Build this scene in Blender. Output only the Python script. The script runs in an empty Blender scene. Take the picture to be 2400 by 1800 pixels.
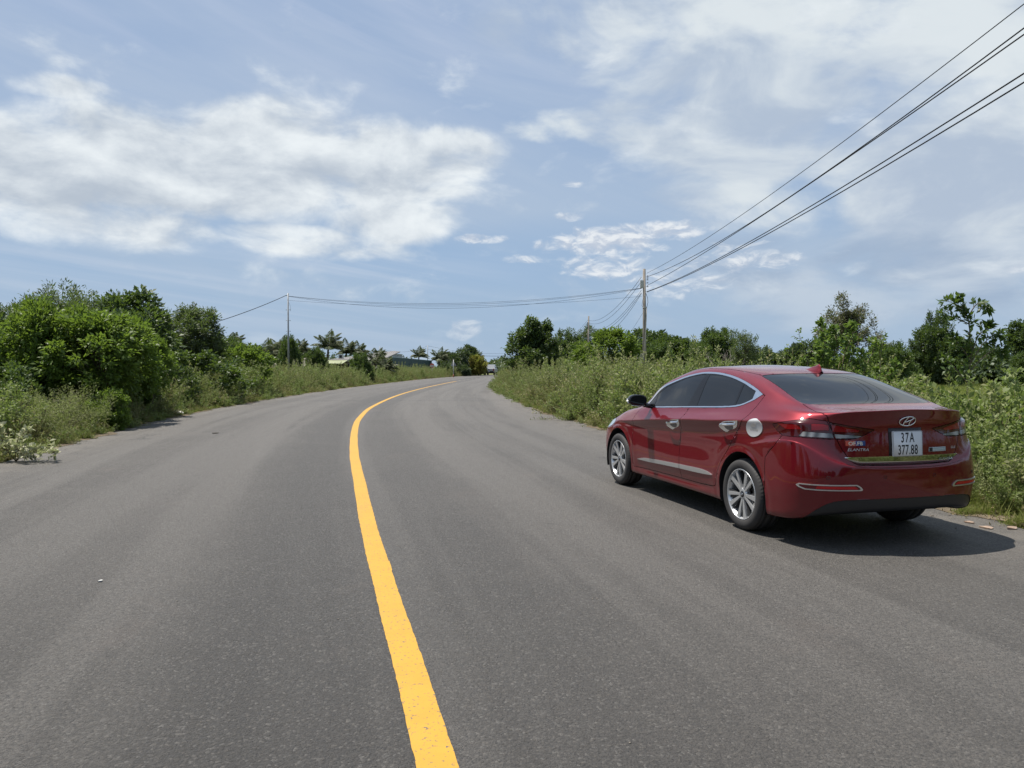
import bpy, bmesh, math, random
import numpy as np
from mathutils import Vector, Matrix
from mathutils.bvhtree import BVHTree
scene = bpy.context.scene
RND = random.Random(7); NR_ = np.random.default_rng(11)
# ---------------------------------------------------------------- camera
cam = bpy.data.cameras.new('camera'); camo = bpy.data.objects.new('camera', cam); scene.collection.objects.link(camo)
camo.location = (0, 0, 1.44); camo.rotation_euler = (math.pi/2-.02277, 0, 0)
cam.lens = 26.75; cam.sensor_width = 36; cam.clip_start = .05; cam.clip_end = 5000
scene.camera = camo
# ---------------------------------------------------------------- light
SUN_DIR = Vector((.343, -.154, -1)).normalized()
sl = bpy.data.lights.new('sun', 'SUN'); sl.energy = 5.0; sl.angle = math.radians(.55); sl.color = (1, .94, .85)
sunlamp = bpy.data.objects.new('sun', sl); scene.collection.objects.link(sunlamp); sunlamp.rotation_euler = SUN_DIR.to_track_quat('-Z', 'Y').to_euler()
scene.view_settings.view_transform = 'Standard'; scene.view_settings.look = 'None'; scene.view_settings.exposure = .5; scene.view_settings.gamma = 1
# ---------------------------------------------------------------- sky with its clouds (by compass direction and height)
def build_world():
    w = bpy.data.worlds.new('World'); scene.world = w; w.use_nodes = True; nt = w.node_tree; N = nt.nodes; L = nt.links
    bg = N['Background']; bg.inputs[1].default_value = .073
    def sock(x, s):
        if isinstance(x, (int, float)): s.default_value = x
        else: L.new(x, s)
    def M(op, a, b=None, c=None, clamp=False):
        n = N.new('ShaderNodeMath'); n.operation = op; n.use_clamp = clamp
        sock(a, n.inputs[0])
        if b is not None: sock(b, n.inputs[1])
        if c is not None: sock(c, n.inputs[2])
        return n.outputs[0]
    def MR(x, a, b, c=0, d=1, smooth=True):
        n = N.new('ShaderNodeMapRange'); n.interpolation_type = 'SMOOTHSTEP' if smooth else 'LINEAR'; sock(x, n.inputs[0])
        for i, v in enumerate((a, b, c, d)): n.inputs[i+1].default_value = v
        return n.outputs[0]
    def MIX(f, a, b):
        n = N.new('ShaderNodeMix'); n.data_type = 'RGBA'; sock(f, n.inputs[0])
        for x, s in ((a, n.inputs[6]), (b, n.inputs[7])):
            if isinstance(x, tuple): s.default_value = (*x, 1)
            else: L.new(x, s)
        return n.outputs[2]
    sky = N.new('ShaderNodeTexSky'); sky.sky_type = 'NISHITA'; sky.sun_disc = False
    sky.sun_elevation = math.radians(69.4); sky.sun_rotation = math.atan2(-.343, .154); sky.air_density = 1.1; sky.dust_density = 1.6; sky.ozone_density = 1.3
    tc = N.new('ShaderNodeTexCoord'); sp = N.new('ShaderNodeSeparateXYZ'); L.new(tc.outputs['Generated'], sp.inputs[0])
    X, Y, Z = sp.outputs
    az = M('MULTIPLY', M('ARCTAN2', X, Y), 57.2958)
    hz = M('SQRT', M('ADD', M('MULTIPLY', X, X), M('MULTIPLY', Y, Y)))
    el = M('MULTIPLY', M('ARCTAN2', Z, hz), 57.2958)
    zz = M('ADD', M('MAXIMUM', Z, 0.0), .16)
    cx = M('DIVIDE', X, zz); cy = M('DIVIDE', Y, zz)
    def P(sx, sy, ox=0., oy=0., dz=0.):
        c = N.new('ShaderNodeCombineXYZ'); sock(M('MULTIPLY_ADD', cx, sx, ox), c.inputs[0]); sock(M('MULTIPLY_ADD', cy, sy, oy), c.inputs[1]); return c.outputs[0]
    def A(sa, se, oa=0., oe=0., shear=0.):
        c = N.new('ShaderNodeCombineXYZ'); a_ = M('MULTIPLY_ADD', az, sa, oa); e_ = M('MULTIPLY_ADD', el, se, oe)
        if shear: e_ = M('ADD', e_, M('MULTIPLY', az, shear))
        sock(a_, c.inputs[0]); sock(e_, c.inputs[1]); return c.outputs[0]
    def noise(v, scale, det=8, rough=.55, dist=0., lac=2.):
        n = N.new('ShaderNodeTexNoise'); n.inputs['Scale'].default_value = scale; n.inputs['Detail'].default_value = det; n.inputs['Roughness'].default_value = rough; n.inputs['Distortion'].default_value = dist; n.inputs['Lacunarity'].default_value = lac
        L.new(v, n.inputs['Vector']); return n.outputs['Fac']
    def blob(a0, e0, ra, re, amp=1., tilt=0.):
        da = M('MULTIPLY', M('SUBTRACT', az, a0), 1/ra); de = M('SUBTRACT', el, e0)
        if tilt: de = M('SUBTRACT', de, M('MULTIPLY', M('SUBTRACT', az, a0), tilt))
        de = M('MULTIPLY', de, 1/re)
        r = M('ADD', M('MULTIPLY', da, da), M('MULTIPLY', de, de))
        return MR(r, 1.6, 0.0, 0, amp)
    def maxi(l):
        r = l[0]
        for x in l[1:]: r = M('MAXIMUM', r, x)
        return r
    def add(l):
        r = l[0]
        for x in l[1:]: r = M('ADD', r, x)
        return r
    # base: physical sky thinned by a high veil
    veil = noise(A(.020, .11, 3., 1., .030), 1.0, 6, .6, .6)
    v1 = MR(veil, .34, .64, .38, .95)
    veilc = MIX(MR(el, 0, 26), (3.95, 5.1, 6.55), (4.15, 5.1, 6.7))
    blue = MIX(MR(el, 0, 24), (2.9, 4.5, 6.8), (3.0, 4.2, 6.3))
    base = MIX(.82, sky.outputs[0], blue)
    gap = maxi([blob(-9, 8.0, 17, 1.7, .85, -.06), blob(-27, 10.3, 9, 1.2, .8, -.05), blob(5, 9.0, 8, 2.2, .6)])
    v1 = M('MULTIPLY', v1, M('SUBTRACT', 1., M('MULTIPLY', gap, .75)))
    col = MIX(v1, base, veilc)
    # faint streaks of cirrus high on the left
    ci = noise(A(.030, .30, 7., 3., .115), 1.0, 4, .55, .6)
    cim = M('MULTIPLY', MR(ci, .42, .85, 0, .45), M('MULTIPLY', MR(el, 15, 22), MR(az, 12, -4)))
    col = MIX(cim, col, (5.6, 6.2, 7.6))
    ci2 = noise(A(.022, .42, 1.7, 9., .06), 1.0, 5, .55, .6)
    cim2 = M('MULTIPLY', MR(ci2, .40, .70, 0, .85), M('MULTIPLY', MR(el, 9.6, 6.5), MR(az, 6, -14)))
    col = MIX(cim2, col, (5.3, 6.1, 7.3))
    # cloud cover
    def cloud(col, cover, v, scale, lo, hi, bright, grey, det=9, rough=.56, dist=.35, shade=.5, up=.0, nz=.9, gl=.38, gh=.62):
        n = noise(v, scale, det, rough, dist)
        d = M('ADD', cover, M('MULTIPLY', M('SUBTRACT', n, .5), nz))
        a_ = MR(d, lo, hi)
        n2 = noise(v, scale*.8, 6, .55, .5)
        s = MR(M('ADD', n2, M('MULTIPLY', d, -shade)), gl-shade*.7, gh-shade*.7)
        c = MIX(s, grey, bright)
        return MIX(a_, col, c), d
    # soft mass over the whole right side
    cr = maxi([blob(22, 20, 17, 10, 1.0), blob(33, 12, 11, 7.5, 1.25), blob(26, 15, 8, 3.5, .9), blob(17, 13, 10, 5, .72), blob(34, 26, 10, 8, 1.3), blob(6, 23.5, 10, 4.5, .80), blob(13, 27, 9, 5, .9), blob(48, 18, 16, 16, .9), blob(4, 17.5, 6, 1.6, .5)])
    col, _ = cloud(col, M('MULTIPLY', cr, .72), A(.095, .20, 4.1, 2.2, .01), 1.0, .26, .70, (7.0, 7.6, 8.0), (4.3, 5.15, 6.4), shade=-.1, nz=1.7, gl=.36, gh=.64)
    # grey violet bank low on the right
    cg = maxi([blob(25, 6.0, 17, 4.6, 1.), blob(10, 5.4, 7, 3.4, .55), blob(36, 6, 12, 6, .9)])
    col, _ = cloud(col, M('MULTIPLY', cg, .6), A(.12, .34, 9.1, 5.2), 1.0, .26, .72, (5.2, 6.0, 7.0), (3.5, 4.45, 5.85), nz=1.3, shade=0.)
    # the cumulus bank on the left
    cl = maxi([blob(-34, 12.2, 9, 3.3, 1.05), blob(-26, 13.6, 8, 3.9, 1.1), blob(-18, 14.2, 9, 4.2, 1.1), blob(-9.5, 14.0, 6.5, 3.7, 1.05), blob(-4.0, 15.6, 4.6, 1.9, .95), blob(-48, 11, 14, 5, 1.),
               blob(-8.6, 10.9, 5.4, 2.2, .98), blob(-29, 9.6, 10, 1.9, .74, -.05), blob(-14.6, 9.0, 8.5, 1.3, .70, -.07), blob(-30.5, 17.4, 3.4, .8, .60), blob(-20, 11.4, 5, 1.6, .86)])
    vv = A(.16, .30, 1.3, 7.7)
    n = noise(vv, 1.0, 10, .56, .25); nu = noise(A(.16, .30, 1.3-.10, 7.7+.34), 1.0, 10, .56, .25)
    d = M('ADD', M('MULTIPLY', cl, .84), M('MULTIPLY', M('SUBTRACT', n, .5), 2.0)); a_ = MR(d, .06, .76)
    du = M('SUBTRACT', nu, n)
    n3 = noise(A(.11, .24, 5.3, 1.1), 1.0, 7, .62, .5)
    core = maxi([blob(-21, 14.4, 9.5, 2.2, 1., -.10), blob(-32, 11.8, 6.5, 1.8, 1.), blob(-13, 13.4, 6, 1.5, .8, -.1)])
    s = M('ADD', M('MULTIPLY', core, -.48), M('ADD', M('MULTIPLY', du, -2.4), M('MULTIPLY', M('SUBTRACT', n3, .5), 2.2)))
    c1 = MIX(MR(s, -1.05, .62), (4.6, 5.25, 6.1), (8.2, 8.7, 9.0))
    col = MIX(a_, col, c1)
    # small bright cumulus low in the middle and right
    cs = maxi([blob(7.2, 9.2, 5.0, 1.3, 1.05), blob(11.0, 9.9, 4.4, .9, .95), blob(-2.6, 9.5, 2.4, .42, .95), blob(2.7, 8.9, 1.6, .7, .8), blob(7.0, 7.5, 4.2, 1.3, .85), blob(12, 6.2, 5.5, 1.5, .72), blob(17, 7.6, 5, 1.2, .66), blob(1, 8.0, 2.6, .45, .62), blob(-3.6, 2.75, 1.5, 1.0, 1.1, .15), blob(17, 8.7, 2.6, .7, .62),
               blob(4.4, 11.1, 1.3, .4, .75), blob(4.5, 13.4, 1.2, .35, .72), blob(33.6, 6.1, 1.2, .4, .85), blob(23, 7.7, 1.4, .5, .6)])
    nn = noise(A(.50, 1.15, 3.3, 1.7), 1.0, 8, .6, .5)
    ds = M('ADD', M('MULTIPLY', cs, .66), M('MULTIPLY', M('SUBTRACT', nn, .5), 1.35)); as_ = MR(ds, .26, .80)
    nnu = noise(A(.50, 1.15, 3.3-.1, 1.7+.38), 1.0, 8, .6, .5)
    ss = MR(M('SUBTRACT', nn, nnu), -.10, .13)
    fade = MR(el, 0, 7, .55, .92)
    col = MIX(M('MULTIPLY', as_, fade), col, MIX(ss, (5.3, 5.9, 6.9), (8.2, 8.5, 8.8)))
    # milky air at the horizon
    col = MIX(MR(el, 7, 0, 0, .60), col, (3.75, 4.9, 6.3))
    L.new(col, bg.inputs[0])
    w.cycles.sampling_method = 'MANUAL'; w.cycles.sample_map_resolution = 512
build_world()
# ---------------------------------------------------------------- helpers
PANEL_DARK = None
def link(o): scene.collection.objects.link(o); return o
def tag(o, label=None, cat=None, group=None, kind=None):
    if label: o['label'] = label
    if cat: o['category'] = cat
    if group: o['group'] = group
    if kind: o['kind'] = kind
    return o
def empty(name, loc=(0,0,0), rz=0, parent=None):
    o = bpy.data.objects.new(name, None); o.location = loc; o.rotation_euler = (0,0,rz); o.empty_display_size = .2
    if parent: o.parent = parent
    return link(o)
def pmat(name, col, rough=.5, metal=0., spec=.5):
    m = bpy.data.materials.new(name); m.use_nodes = True; nt = m.node_tree; b = nt.nodes['Principled BSDF']
    b.inputs['Base Color'].default_value = (*col, 1); b.inputs['Roughness'].default_value = rough; b.inputs['Metallic'].default_value = metal; b.inputs['Specular IOR Level'].default_value = spec
    return m, nt, b
def part(name, bm, mat, parent=None, smooth=True):
    me = bpy.data.meshes.new(name)
    if bm is not None:
        bm.to_mesh(me); bm.free()
    if smooth and len(me.polygons): me.polygons.foreach_set('use_smooth', [True]*len(me.polygons))
    if mat: me.materials.append(mat)
    if mat and len(me.polygons) and any(p.material_index == 1 for p in me.polygons) and PANEL_DARK:
        me.materials.append(PANEL_DARK if mat.name == 'red_paint' else mat)
    o = bpy.data.objects.new(name, me)
    if parent: o.parent = parent
    return link(o)
def set_mesh(o, bm): bm.to_mesh(o.data); bm.free()
def copy_tree(o, parent=None):
    c = o.copy(); link(c); c.parent = parent
    for k in ('label', 'category'): pass
    for ch in list(o.children): copy_tree(ch, c)
    return c
def tube(bm, pts, r, n=8, cap=True):
    """round tube through the points; r is a number or one radius per point"""
    pts = [Vector(p) for p in pts]; m = len(pts); rs = r if hasattr(r, '__len__') else [r]*m
    closed = (pts[0]-pts[-1]).length < 1e-6 and m > 3
    rings = []; ref = None
    for i, p in enumerate(pts):
        if closed and i == m-1: rings.append(rings[0]); break
        d = (pts[(i+1) % (m-1)]-pts[(i-1) % (m-1)]) if closed else (pts[min(i+1, m-1)]-pts[max(i-1, 0)])
        d.normalize()
        if ref is None: ref = Vector((0,0,1)) if abs(d.z) < .9 else Vector((1,0,0))
        a = d.cross(ref); a.normalize(); b = a.cross(d); ref = b
        rings.append([bm.verts.new(p + (a*math.cos(2*math.pi*k/n)+b*math.sin(2*math.pi*k/n))*rs[i]) for k in range(n)])
    for A, B in zip(rings[:-1], rings[1:]):
        for k in range(n): j = (k+1) % n; bm.faces.new((A[k], A[j], B[j], B[k]))
    if cap and not closed: bm.faces.new(rings[0][::-1]); bm.faces.new(rings[-1])
def loft(bm, secs, closed=False, cap=False):
    rings = [[bm.verts.new(p) for p in s] for s in secs]; n = len(secs[0])
    for A, B in zip(rings[:-1], rings[1:]):
        for k in range(n if closed else n-1): j = (k+1) % n; bm.faces.new((A[k], A[j], B[j], B[k]))
    if cap: bm.faces.new(rings[0][::-1]); bm.faces.new(rings[-1])
    bmesh.ops.recalc_face_normals(bm, faces=bm.faces)
def loft_ellipse(bm, secs, n=12):
    rings = [[bm.verts.new(c+Vector((0, ry*math.cos(2*math.pi*k/n), rz*math.sin(2*math.pi*k/n)))) for k in range(n)] for c, ry, rz in secs]
    fs = []
    for A, B in zip(rings[:-1], rings[1:]):
        for k in range(n): j = (k+1) % n; fs.append(bm.faces.new((A[k], A[j], B[j], B[k])))
    fs.append(bm.faces.new(rings[0][::-1])); fs.append(bm.faces.new(rings[-1]))
    bmesh.ops.recalc_face_normals(bm, faces=fs)
def add_box(bm, c, s, rot=None):
    M = Matrix.Translation(c) @ (rot.to_4x4() if rot else Matrix.Identity(4)) @ Matrix.Diagonal((s[0], s[1], s[2], 1))
    return bmesh.ops.create_cube(bm, size=1, matrix=M)
# ---------------------------------------------------------------- ground, road and its line
CL = [(5.9,-30),(4.6,-20),(2.75,-10),(.40,0),(-.265,2.70),(-.545,3.82),(-.97,5.51),(-1.355,7.09),(-1.835,9.17),(-2.62,12.6),(-3.56,17.2),(-4.23,21.03),(-5.0,27.1),(-5.72,38),(-5.95,50),(-5.80,63.2),(-5.45,76),(-4.6,92),(-2.6,112),(.6,131),(5.5,152),(18,190),(40,235)]
def curve_pts(P, step=.5):
    P = np.array(P, float); out = []
    for i in range(len(P)-1):
        p0 = P[max(i-1,0)]; p1 = P[i]; p2 = P[i+1]; p3 = P[min(i+2,len(P)-1)]
        m = max(2, int(np.linalg.norm(p2-p1)/step))
        # centripetal-like tangents
        d1 = np.linalg.norm(p2-p1); t1 = (p2-p0)/max(np.linalg.norm(p2-p0),1e-6)*d1; t2 = (p3-p1)/max(np.linalg.norm(p3-p1),1e-6)*d1
        for k in range(m):
            t = k/m; out.append((2*t**3-3*t**2+1)*p1+(t**3-2*t**2+t)*t1+(-2*t**3+3*t**2)*p2+(t**3-t**2)*t2)
    out.append(P[-1]); return np.array(out)
CP = curve_pts(CL); CD = np.gradient(CP, axis=0); CD /= np.linalg.norm(CD, axis=1)[:,None]; CN = np.stack([CD[:,1], -CD[:,0]], 1)   # CN points right
CS = np.r_[0, np.cumsum(np.linalg.norm(np.diff(CP, axis=0), axis=1))]
WL, WR = 5.35, 5.75
def road_uv(x, y):
    """signed distance from the centre line (right positive) and distance along it"""
    d = (CP[:,0]-x)**2+(CP[:,1]-y)**2; i = int(np.argmin(d)); return float((np.array([x,y])-CP[i])@CN[i]), CS[i]
def strip(name, offs, z, mat, i0=0, i1=None, jit=None, kind='structure'):
    """sheet following the road; offs = offsets across"""
    i1 = i1 or len(CP); bm = bmesh.new(); uv = bm.loops.layers.uv.new('uv'); rows = []
    for i in range(i0, i1):
        row = []
        for k, o in enumerate(offs):
            oo = o + (jit(i, k) if jit else 0); p = CP[i]+CN[i]*oo
            v = bm.verts.new((p[0], p[1], z)); row.append((v, oo, CS[i]))
        rows.append(row)
    for a, b in zip(rows[:-1], rows[1:]):
        for k in range(len(offs)-1):
            q = (a[k], a[k+1], b[k+1], b[k]); f = bm.faces.new([t[0] for t in q])
            for l, t in zip(f.loops, q): l[uv].uv = (t[1], t[2])
    bmesh.ops.recalc_face_normals(bm, faces=bm.faces)
    if bm.faces[0].normal.z < 0 if hasattr(bm.faces, 'ensure_lookup_table') and (bm.faces.ensure_lookup_table() or True) else False: bmesh.ops.reverse_faces(bm, faces=bm.faces)
    o = part(name, bm, mat); 
    if kind: o['kind'] = kind
    return o
class G:
    """small node-graph writer"""
    def __init__(s, m): s.nt = m.node_tree; s.N = s.nt.nodes; s.L = s.nt.links
    def put(s, x, so):
        if isinstance(x, tuple): so.default_value = (*x, 1) if len(so.default_value) == 4 else x
        elif isinstance(x, (int, float)): so.default_value = x
        else: s.L.new(x, so)
    def math(s, op, a, b=0., c=0.):
        n = s.N.new('ShaderNodeMath'); n.operation = op; s.put(a, n.inputs[0]); s.put(b, n.inputs[1]); s.put(c, n.inputs[2]); return n.outputs[0]
    def mr(s, x, a, b, c=0., d=1., st='SMOOTHSTEP'):
        n = s.N.new('ShaderNodeMapRange'); n.interpolation_type = st; s.put(x, n.inputs[0])
        for i, v in enumerate((a,b,c,d)): n.inputs[i+1].default_value = v
        return n.outputs[0]
    def mix(s, f, a, b, blend='MIX'):
        n = s.N.new('ShaderNodeMix'); n.data_type = 'RGBA'; n.blend_type = blend; s.put(f, n.inputs[0]); s.put(a, n.inputs[6]); s.put(b, n.inputs[7]); return n.outputs[2]
    def noise(s, v, sc, det=4, rough=.5, dist=0.):
        n = s.N.new('ShaderNodeTexNoise'); s.L.new(v, n.inputs['Vector']); n.inputs['Scale'].default_value = sc; n.inputs['Detail'].default_value = det; n.inputs['Roughness'].default_value = rough; n.inputs['Distortion'].default_value = dist; return n.outputs['Fac']
    def voro(s, v, sc, out='Distance', feat='F1'):
        n = s.N.new('ShaderNodeTexVoronoi'); n.feature = feat; s.L.new(v, n.inputs['Vector']); n.inputs['Scale'].default_value = sc; return n.outputs[out]
    def coord(s, k='Object'): 
        n = s.N.new('ShaderNodeTexCoord'); return n.outputs[k]
    def mapped(s, v, sc, loc=(0,0,0)):
        n = s.N.new('ShaderNodeMapping'); s.L.new(v, n.inputs[0]); n.inputs['Scale'].default_value = sc; n.inputs['Location'].default_value = loc; return n.outputs[0]
    def bump(s, h, st, dist, b, nrm=None):
        n = s.N.new('ShaderNodeBump'); n.inputs['Strength'].default_value = st; n.inputs['Distance'].default_value = dist; s.L.new(h, n.inputs['Height'])
        if nrm: s.L.new(nrm, n.inputs['Normal'])
        s.L.new(n.outputs[0], b.inputs['Normal']); return n.outputs[0]

def asphalt_mat():
    m, nt, b = pmat('asphalt', (0.0713,0.0703,0.0688), rough=.78, spec=.6); g = G(m); o = g.coord(); uv = g.coord('UV')
    big = g.noise(o, .45, 5, .6); mid = g.noise(o, 3.0, 6, .65, .3)
    st = g.noise(g.mapped(uv, (1.25, .035, 1)), 1.0, 5, .6, .2)           # bands left along the lanes by paver and tyres
    st2 = g.noise(g.mapped(uv, (3.6, .10, 1), (3, 7, 0)), 1.0, 5, .62, .5)
    agg = g.voro(o, 85, 'Color'); sepc = nt.nodes.new('ShaderNodeSeparateColor'); nt.links.new(agg, sepc.inputs[0])
    dist = g.voro(o, 85); fine = g.noise(o, 210, 3, .6); pits = g.noise(o, 48, 6, .76)
    c = g.mix(g.mr(big, .35, .65), (0.0615,0.0551,0.0482), (0.0884,0.0790,0.0686))
    c = g.mix(g.mr(st, .43, .57), c, (0.1148,0.1044,0.0920))
    c = g.mix(g.mr(st2, .50, .72, 0, .55), c, (0.1405,0.1291,0.1152))
    su = nt.nodes.new('ShaderNodeSeparateXYZ'); nt.links.new(uv, su.inputs[0])
    x_ = g.math('ADD', su.outputs[0], g.math('MULTIPLY', g.math('SUBTRACT', st, .5), 1.2)); xm = g.math('ADD', x_, g.math('MULTIPLY', g.math('SUBTRACT', mid, .5), .5))
    def band(c0, w_, amt, col, c):
        return g.mix(g.mr(g.math('ABSOLUTE', g.math('SUBTRACT', xm, c0)), w_, w_*.25, 0, amt), c, col)
    c = band(-.62, .85, .78, (0.0395,0.0360,0.0325), c); c = band(.50, .50, .50, (0.0455,0.0415,0.0370), c)      # darker bitumen beside the line
    c = band(1.75, .70, .40, (0.1239,0.1115,0.0966), c); c = band(-2.6, .8, .30, (0.0983,0.0894,0.0795), c); c = band(3.3, .7, .28, (0.1134,0.1035,0.0911), c)
    c = g.mix(g.mr(pits, .50, .66, 0, .60), c, (0.0260,0.0240,0.0220))                                        # open dark pores
    c = g.mix(g.mr(sepc.outputs[0], .10, .95, .0, .60, 'LINEAR'), c, (0.0344,0.0319,0.0289))                 # every stone its own tone
    c = g.mix(g.mr(sepc.outputs[1], .86, 1.0, 0, .50), c, (0.1834,0.1710,0.1536))
    c = g.mix(g.mr(fine, .25, .75, 0, .40), c, (0.0307,0.0287,0.0262))
    du = g.math('MULTIPLY', g.mr(g.math('ABSOLUTE', su.outputs[0]), 3.9, 5.5), g.mr(mid, .32, .62))
    c = g.mix(g.math('MULTIPLY', du, .60), c, (0.1409,0.1235,0.1037))
    pat = g.mr(g.noise(o, .8, 5, .65, .6), .58, .72, 0, .25); c = g.mix(pat, c, (0.1081,0.0858,0.0724))       # reddish dust patches
    jn = g.mr(g.math('ABSOLUTE', g.math('SUBTRACT', g.math('ADD', su.outputs[1], g.math('MULTIPLY', mid, .5)), 63.7)), .26, .05, 0, .6)
    c = g.mix(jn, c, (0.0272,0.0257,0.0247))
    # a few hairline cracks
    ck = g.voro(g.mapped(o, (1,1,1)), .42, 'Distance', 'DISTANCE_TO_EDGE'); wob = g.math('ADD', ck, g.math('MULTIPLY', g.math('SUBTRACT', mid, .5), .10))
    crk = g.math('MULTIPLY', g.mr(g.math('ABSOLUTE', wob), .0065, .0015), g.mr(g.noise(o, .23, 3, .5), .56, .64)); c = g.mix(g.math('MULTIPLY', crk, .75), c, (0.0154,0.0144,0.0134))
    nt.links.new(c, b.inputs['Base Color'])
    c = g.mix(g.mr(pits, .46, .34, 0, .40), c, (0.1730,0.1514,0.1222))
    nt.links.new(c, b.inputs['Base Color'])
    h = g.math('ADD', g.math('MULTIPLY', dist, -1.0), g.math('MULTIPLY', pits, -2.2)); h = g.math('ADD', h, g.math('MULTIPLY', fine, .5))
    g.bump(h, 1.0, .009, b)
    hs = nt.nodes.new('ShaderNodeHueSaturation'); hs.inputs['Value'].default_value = 1.12; hs.inputs['Saturation'].default_value = .85; nt.links.new(c, hs.inputs['Color']); nt.links.new(hs.outputs[0], b.inputs['Base Color'])
    nt.links.new(g.mr(sepc.outputs[2], 0, 1, .55, .85, 'LINEAR'), b.inputs['Roughness'])
    return m
def line_mat(name, base, wear):
    m, nt, b = pmat(name, base, rough=.6); g = G(m); o = g.coord(); uv = g.coord('UV')
    n1 = g.noise(o, 5, 5, .6); n2 = g.noise(g.mapped(uv, (25, 60, 1)), 1.0, 3, .6); n3 = g.noise(o, 55, 5, .7)
    c = g.mix(g.mr(n1, .40, .70, 0, .35), base, tuple(x*.80 for x in base))
    c = g.mix(g.mr(n2, .60, .75, 0, .30), c, tuple(x*.72 for x in base))
    w = g.noise(g.mapped(uv, (9, 1.1, 1)), 1.0, 6, .65); c = g.mix(g.mr(w, .52, .72, 0, .30), c, (.30,.20,.06)); tk = g.noise(g.mapped(uv, (1, .9, 1)), 1.0, 6, .7); c = g.mix(g.mr(tk, .56, .70, 0, .35), c, (.25,.18,.07))
    c = g.mix(g.mr(n3, .705-wear*.2, .74-wear*.2), c, (.10,.09,.08))
    nt.links.new(c, b.inputs['Base Color']); g.bump(n3, .25, .003, b); return m
def soil_mat():
    m, nt, b = pmat('soil_and_grass', (.12,.10,.06), rough=.95, spec=.2); g = G(m); o = g.coord()
    a = g.noise(o, .06, 5, .6); c1 = g.noise(o, 1.6, 6, .65); f = g.noise(o, 24, 5, .7)
    c = g.mix(g.mr(a, .38, .62), (.120,.145,.045), (.170,.180,.065)); c = g.mix(g.mr(c1, .40, .66), c, (.095,.115,.035)); c = g.mix(g.mr(f, .45, .75, 0, .7), c, (.17,.145,.08))
    nt.links.new(c, b.inputs['Base Color']); g.bump(f, .8, .05, b); return m
# terrain sheet to the horizon (slightly lower than the road)
bm = bmesh.new()
R_ = [0, 8, 20, 45, 90, 180, 400, 900, 2500]
rows = []
for r in R_[1:]:
    rows.append([bm.verts.new((r*math.cos(a), 20+r*math.sin(a), -.06)) for a in np.linspace(0, 2*math.pi, 65)[:-1]])
c0 = bm.verts.new((0,20,-.06))
for i in range(64): bm.faces.new((c0, rows[0][i], rows[0][(i+1) % 64]))
for a, b_ in zip(rows[:-1], rows[1:]):
    for i in range(64): j = (i+1) % 64; bm.faces.new((a[i], b_[i], b_[j], a[j]))
ground = part('ground', bm, soil_mat()); ground['kind'] = 'structure'
asph = asphalt_mat()
ejl = lambda i, k: (0 if k not in (0, 8) else (.10*math.sin(i*.31)+.07*math.sin(i*.83+1)+.05*math.sin(i*2.1))*(1 if k == 0 else -1))
road = strip('road', [-WL,-4,-2.7,-1.3,0,1.3,2.7,4.2,WR], 0, asph, jit=ejl)
bm = bmesh.new()
# broken vertical edge of the surfacing down to the soil
for side_, w_ in ((-1, WL), (1, WR)):
    prev = None
    for i in range(len(CP)):
        o = side_*w_ + ejl(i, 0 if side_ < 0 else 8); p = CP[i]+CN[i]*o; q = CP[i]+CN[i]*(o+side_*.10)
        cur = (bm.verts.new((p[0],p[1],-.002)), bm.verts.new((q[0],q[1],-.062)))
        if prev: bm.faces.new((prev[0], cur[0], cur[1], prev[1]))
        prev = cur
bmesh.ops.recalc_face_normals(bm, faces=bm.faces)
o = part('road_edge', bm, asph); o['kind'] = 'structure'
# solid yellow line, slightly uneven
def fine_strip(name, s0, s1, w, mat, z, seedj):
    bm = bmesh.new(); uv = bm.loops.layers.uv.new('uv'); prev = None; s = s0
    while s <= s1:
        p = np.array([np.interp(s, CS, CP[:,0]), np.interp(s, CS, CP[:,1])]); n = np.array([np.interp(s, CS, CN[:,0]), np.interp(s, CS, CN[:,1])])
        jl = .0018*math.sin(s*4+seedj)+.0010*math.sin(s*31.)+RND.uniform(-.0018,.0018); jr = .0018*math.sin(s*3.3+1)+.001*math.sin(s*26.)+RND.uniform(-.0018,.0018)
        k = .006 if s_at(5.3) < s < s_at(5.6) else 0
        a = p-n*(w/2+jl); c = p+n*(w/2+jr+k)
        cur = (bm.verts.new((a[0],a[1],z)), bm.verts.new((p[0],p[1],z+.001)), bm.verts.new((c[0],c[1],z)), s)
        if prev:
            for q, u in (((prev[0],prev[1],cur[1],cur[0]), (-.07,0,0,-.07)), ((prev[1],prev[2],cur[2],cur[1]), (0,.07,.07,0))):
                f = bm.faces.new(q)
                for l, uu, ss in zip(f.loops, u, (prev[3],prev[3],s,s)): l[uv].uv = (uu, ss)
        prev = cur; s += .035 if s < 50 else .3
    bmesh.ops.recalc_face_normals(bm, faces=bm.faces); bm.faces.ensure_lookup_table()
    if bm.faces[0].normal.z < 0: bmesh.ops.reverse_faces(bm, faces=bm.faces)
    o = part(name, bm, mat, smooth=False); o['kind'] = 'structure'; return o
s_at = lambda y: float(np.interp(y, CP[:,1], CS))
fine_strip('centre_line', s_at(-20), s_at(75), .148, line_mat('yellow_road_paint', (.47,.255,.022), .55), .004, 0)
wl = line_mat('pale_road_paint', (.32,.29,.22), .2)
bm = None
s = s_at(77)
while s < s_at(112): fine_strip('lane_dash', s, s+1.6, .14, wl, .004, 2); s += 4.2

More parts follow.
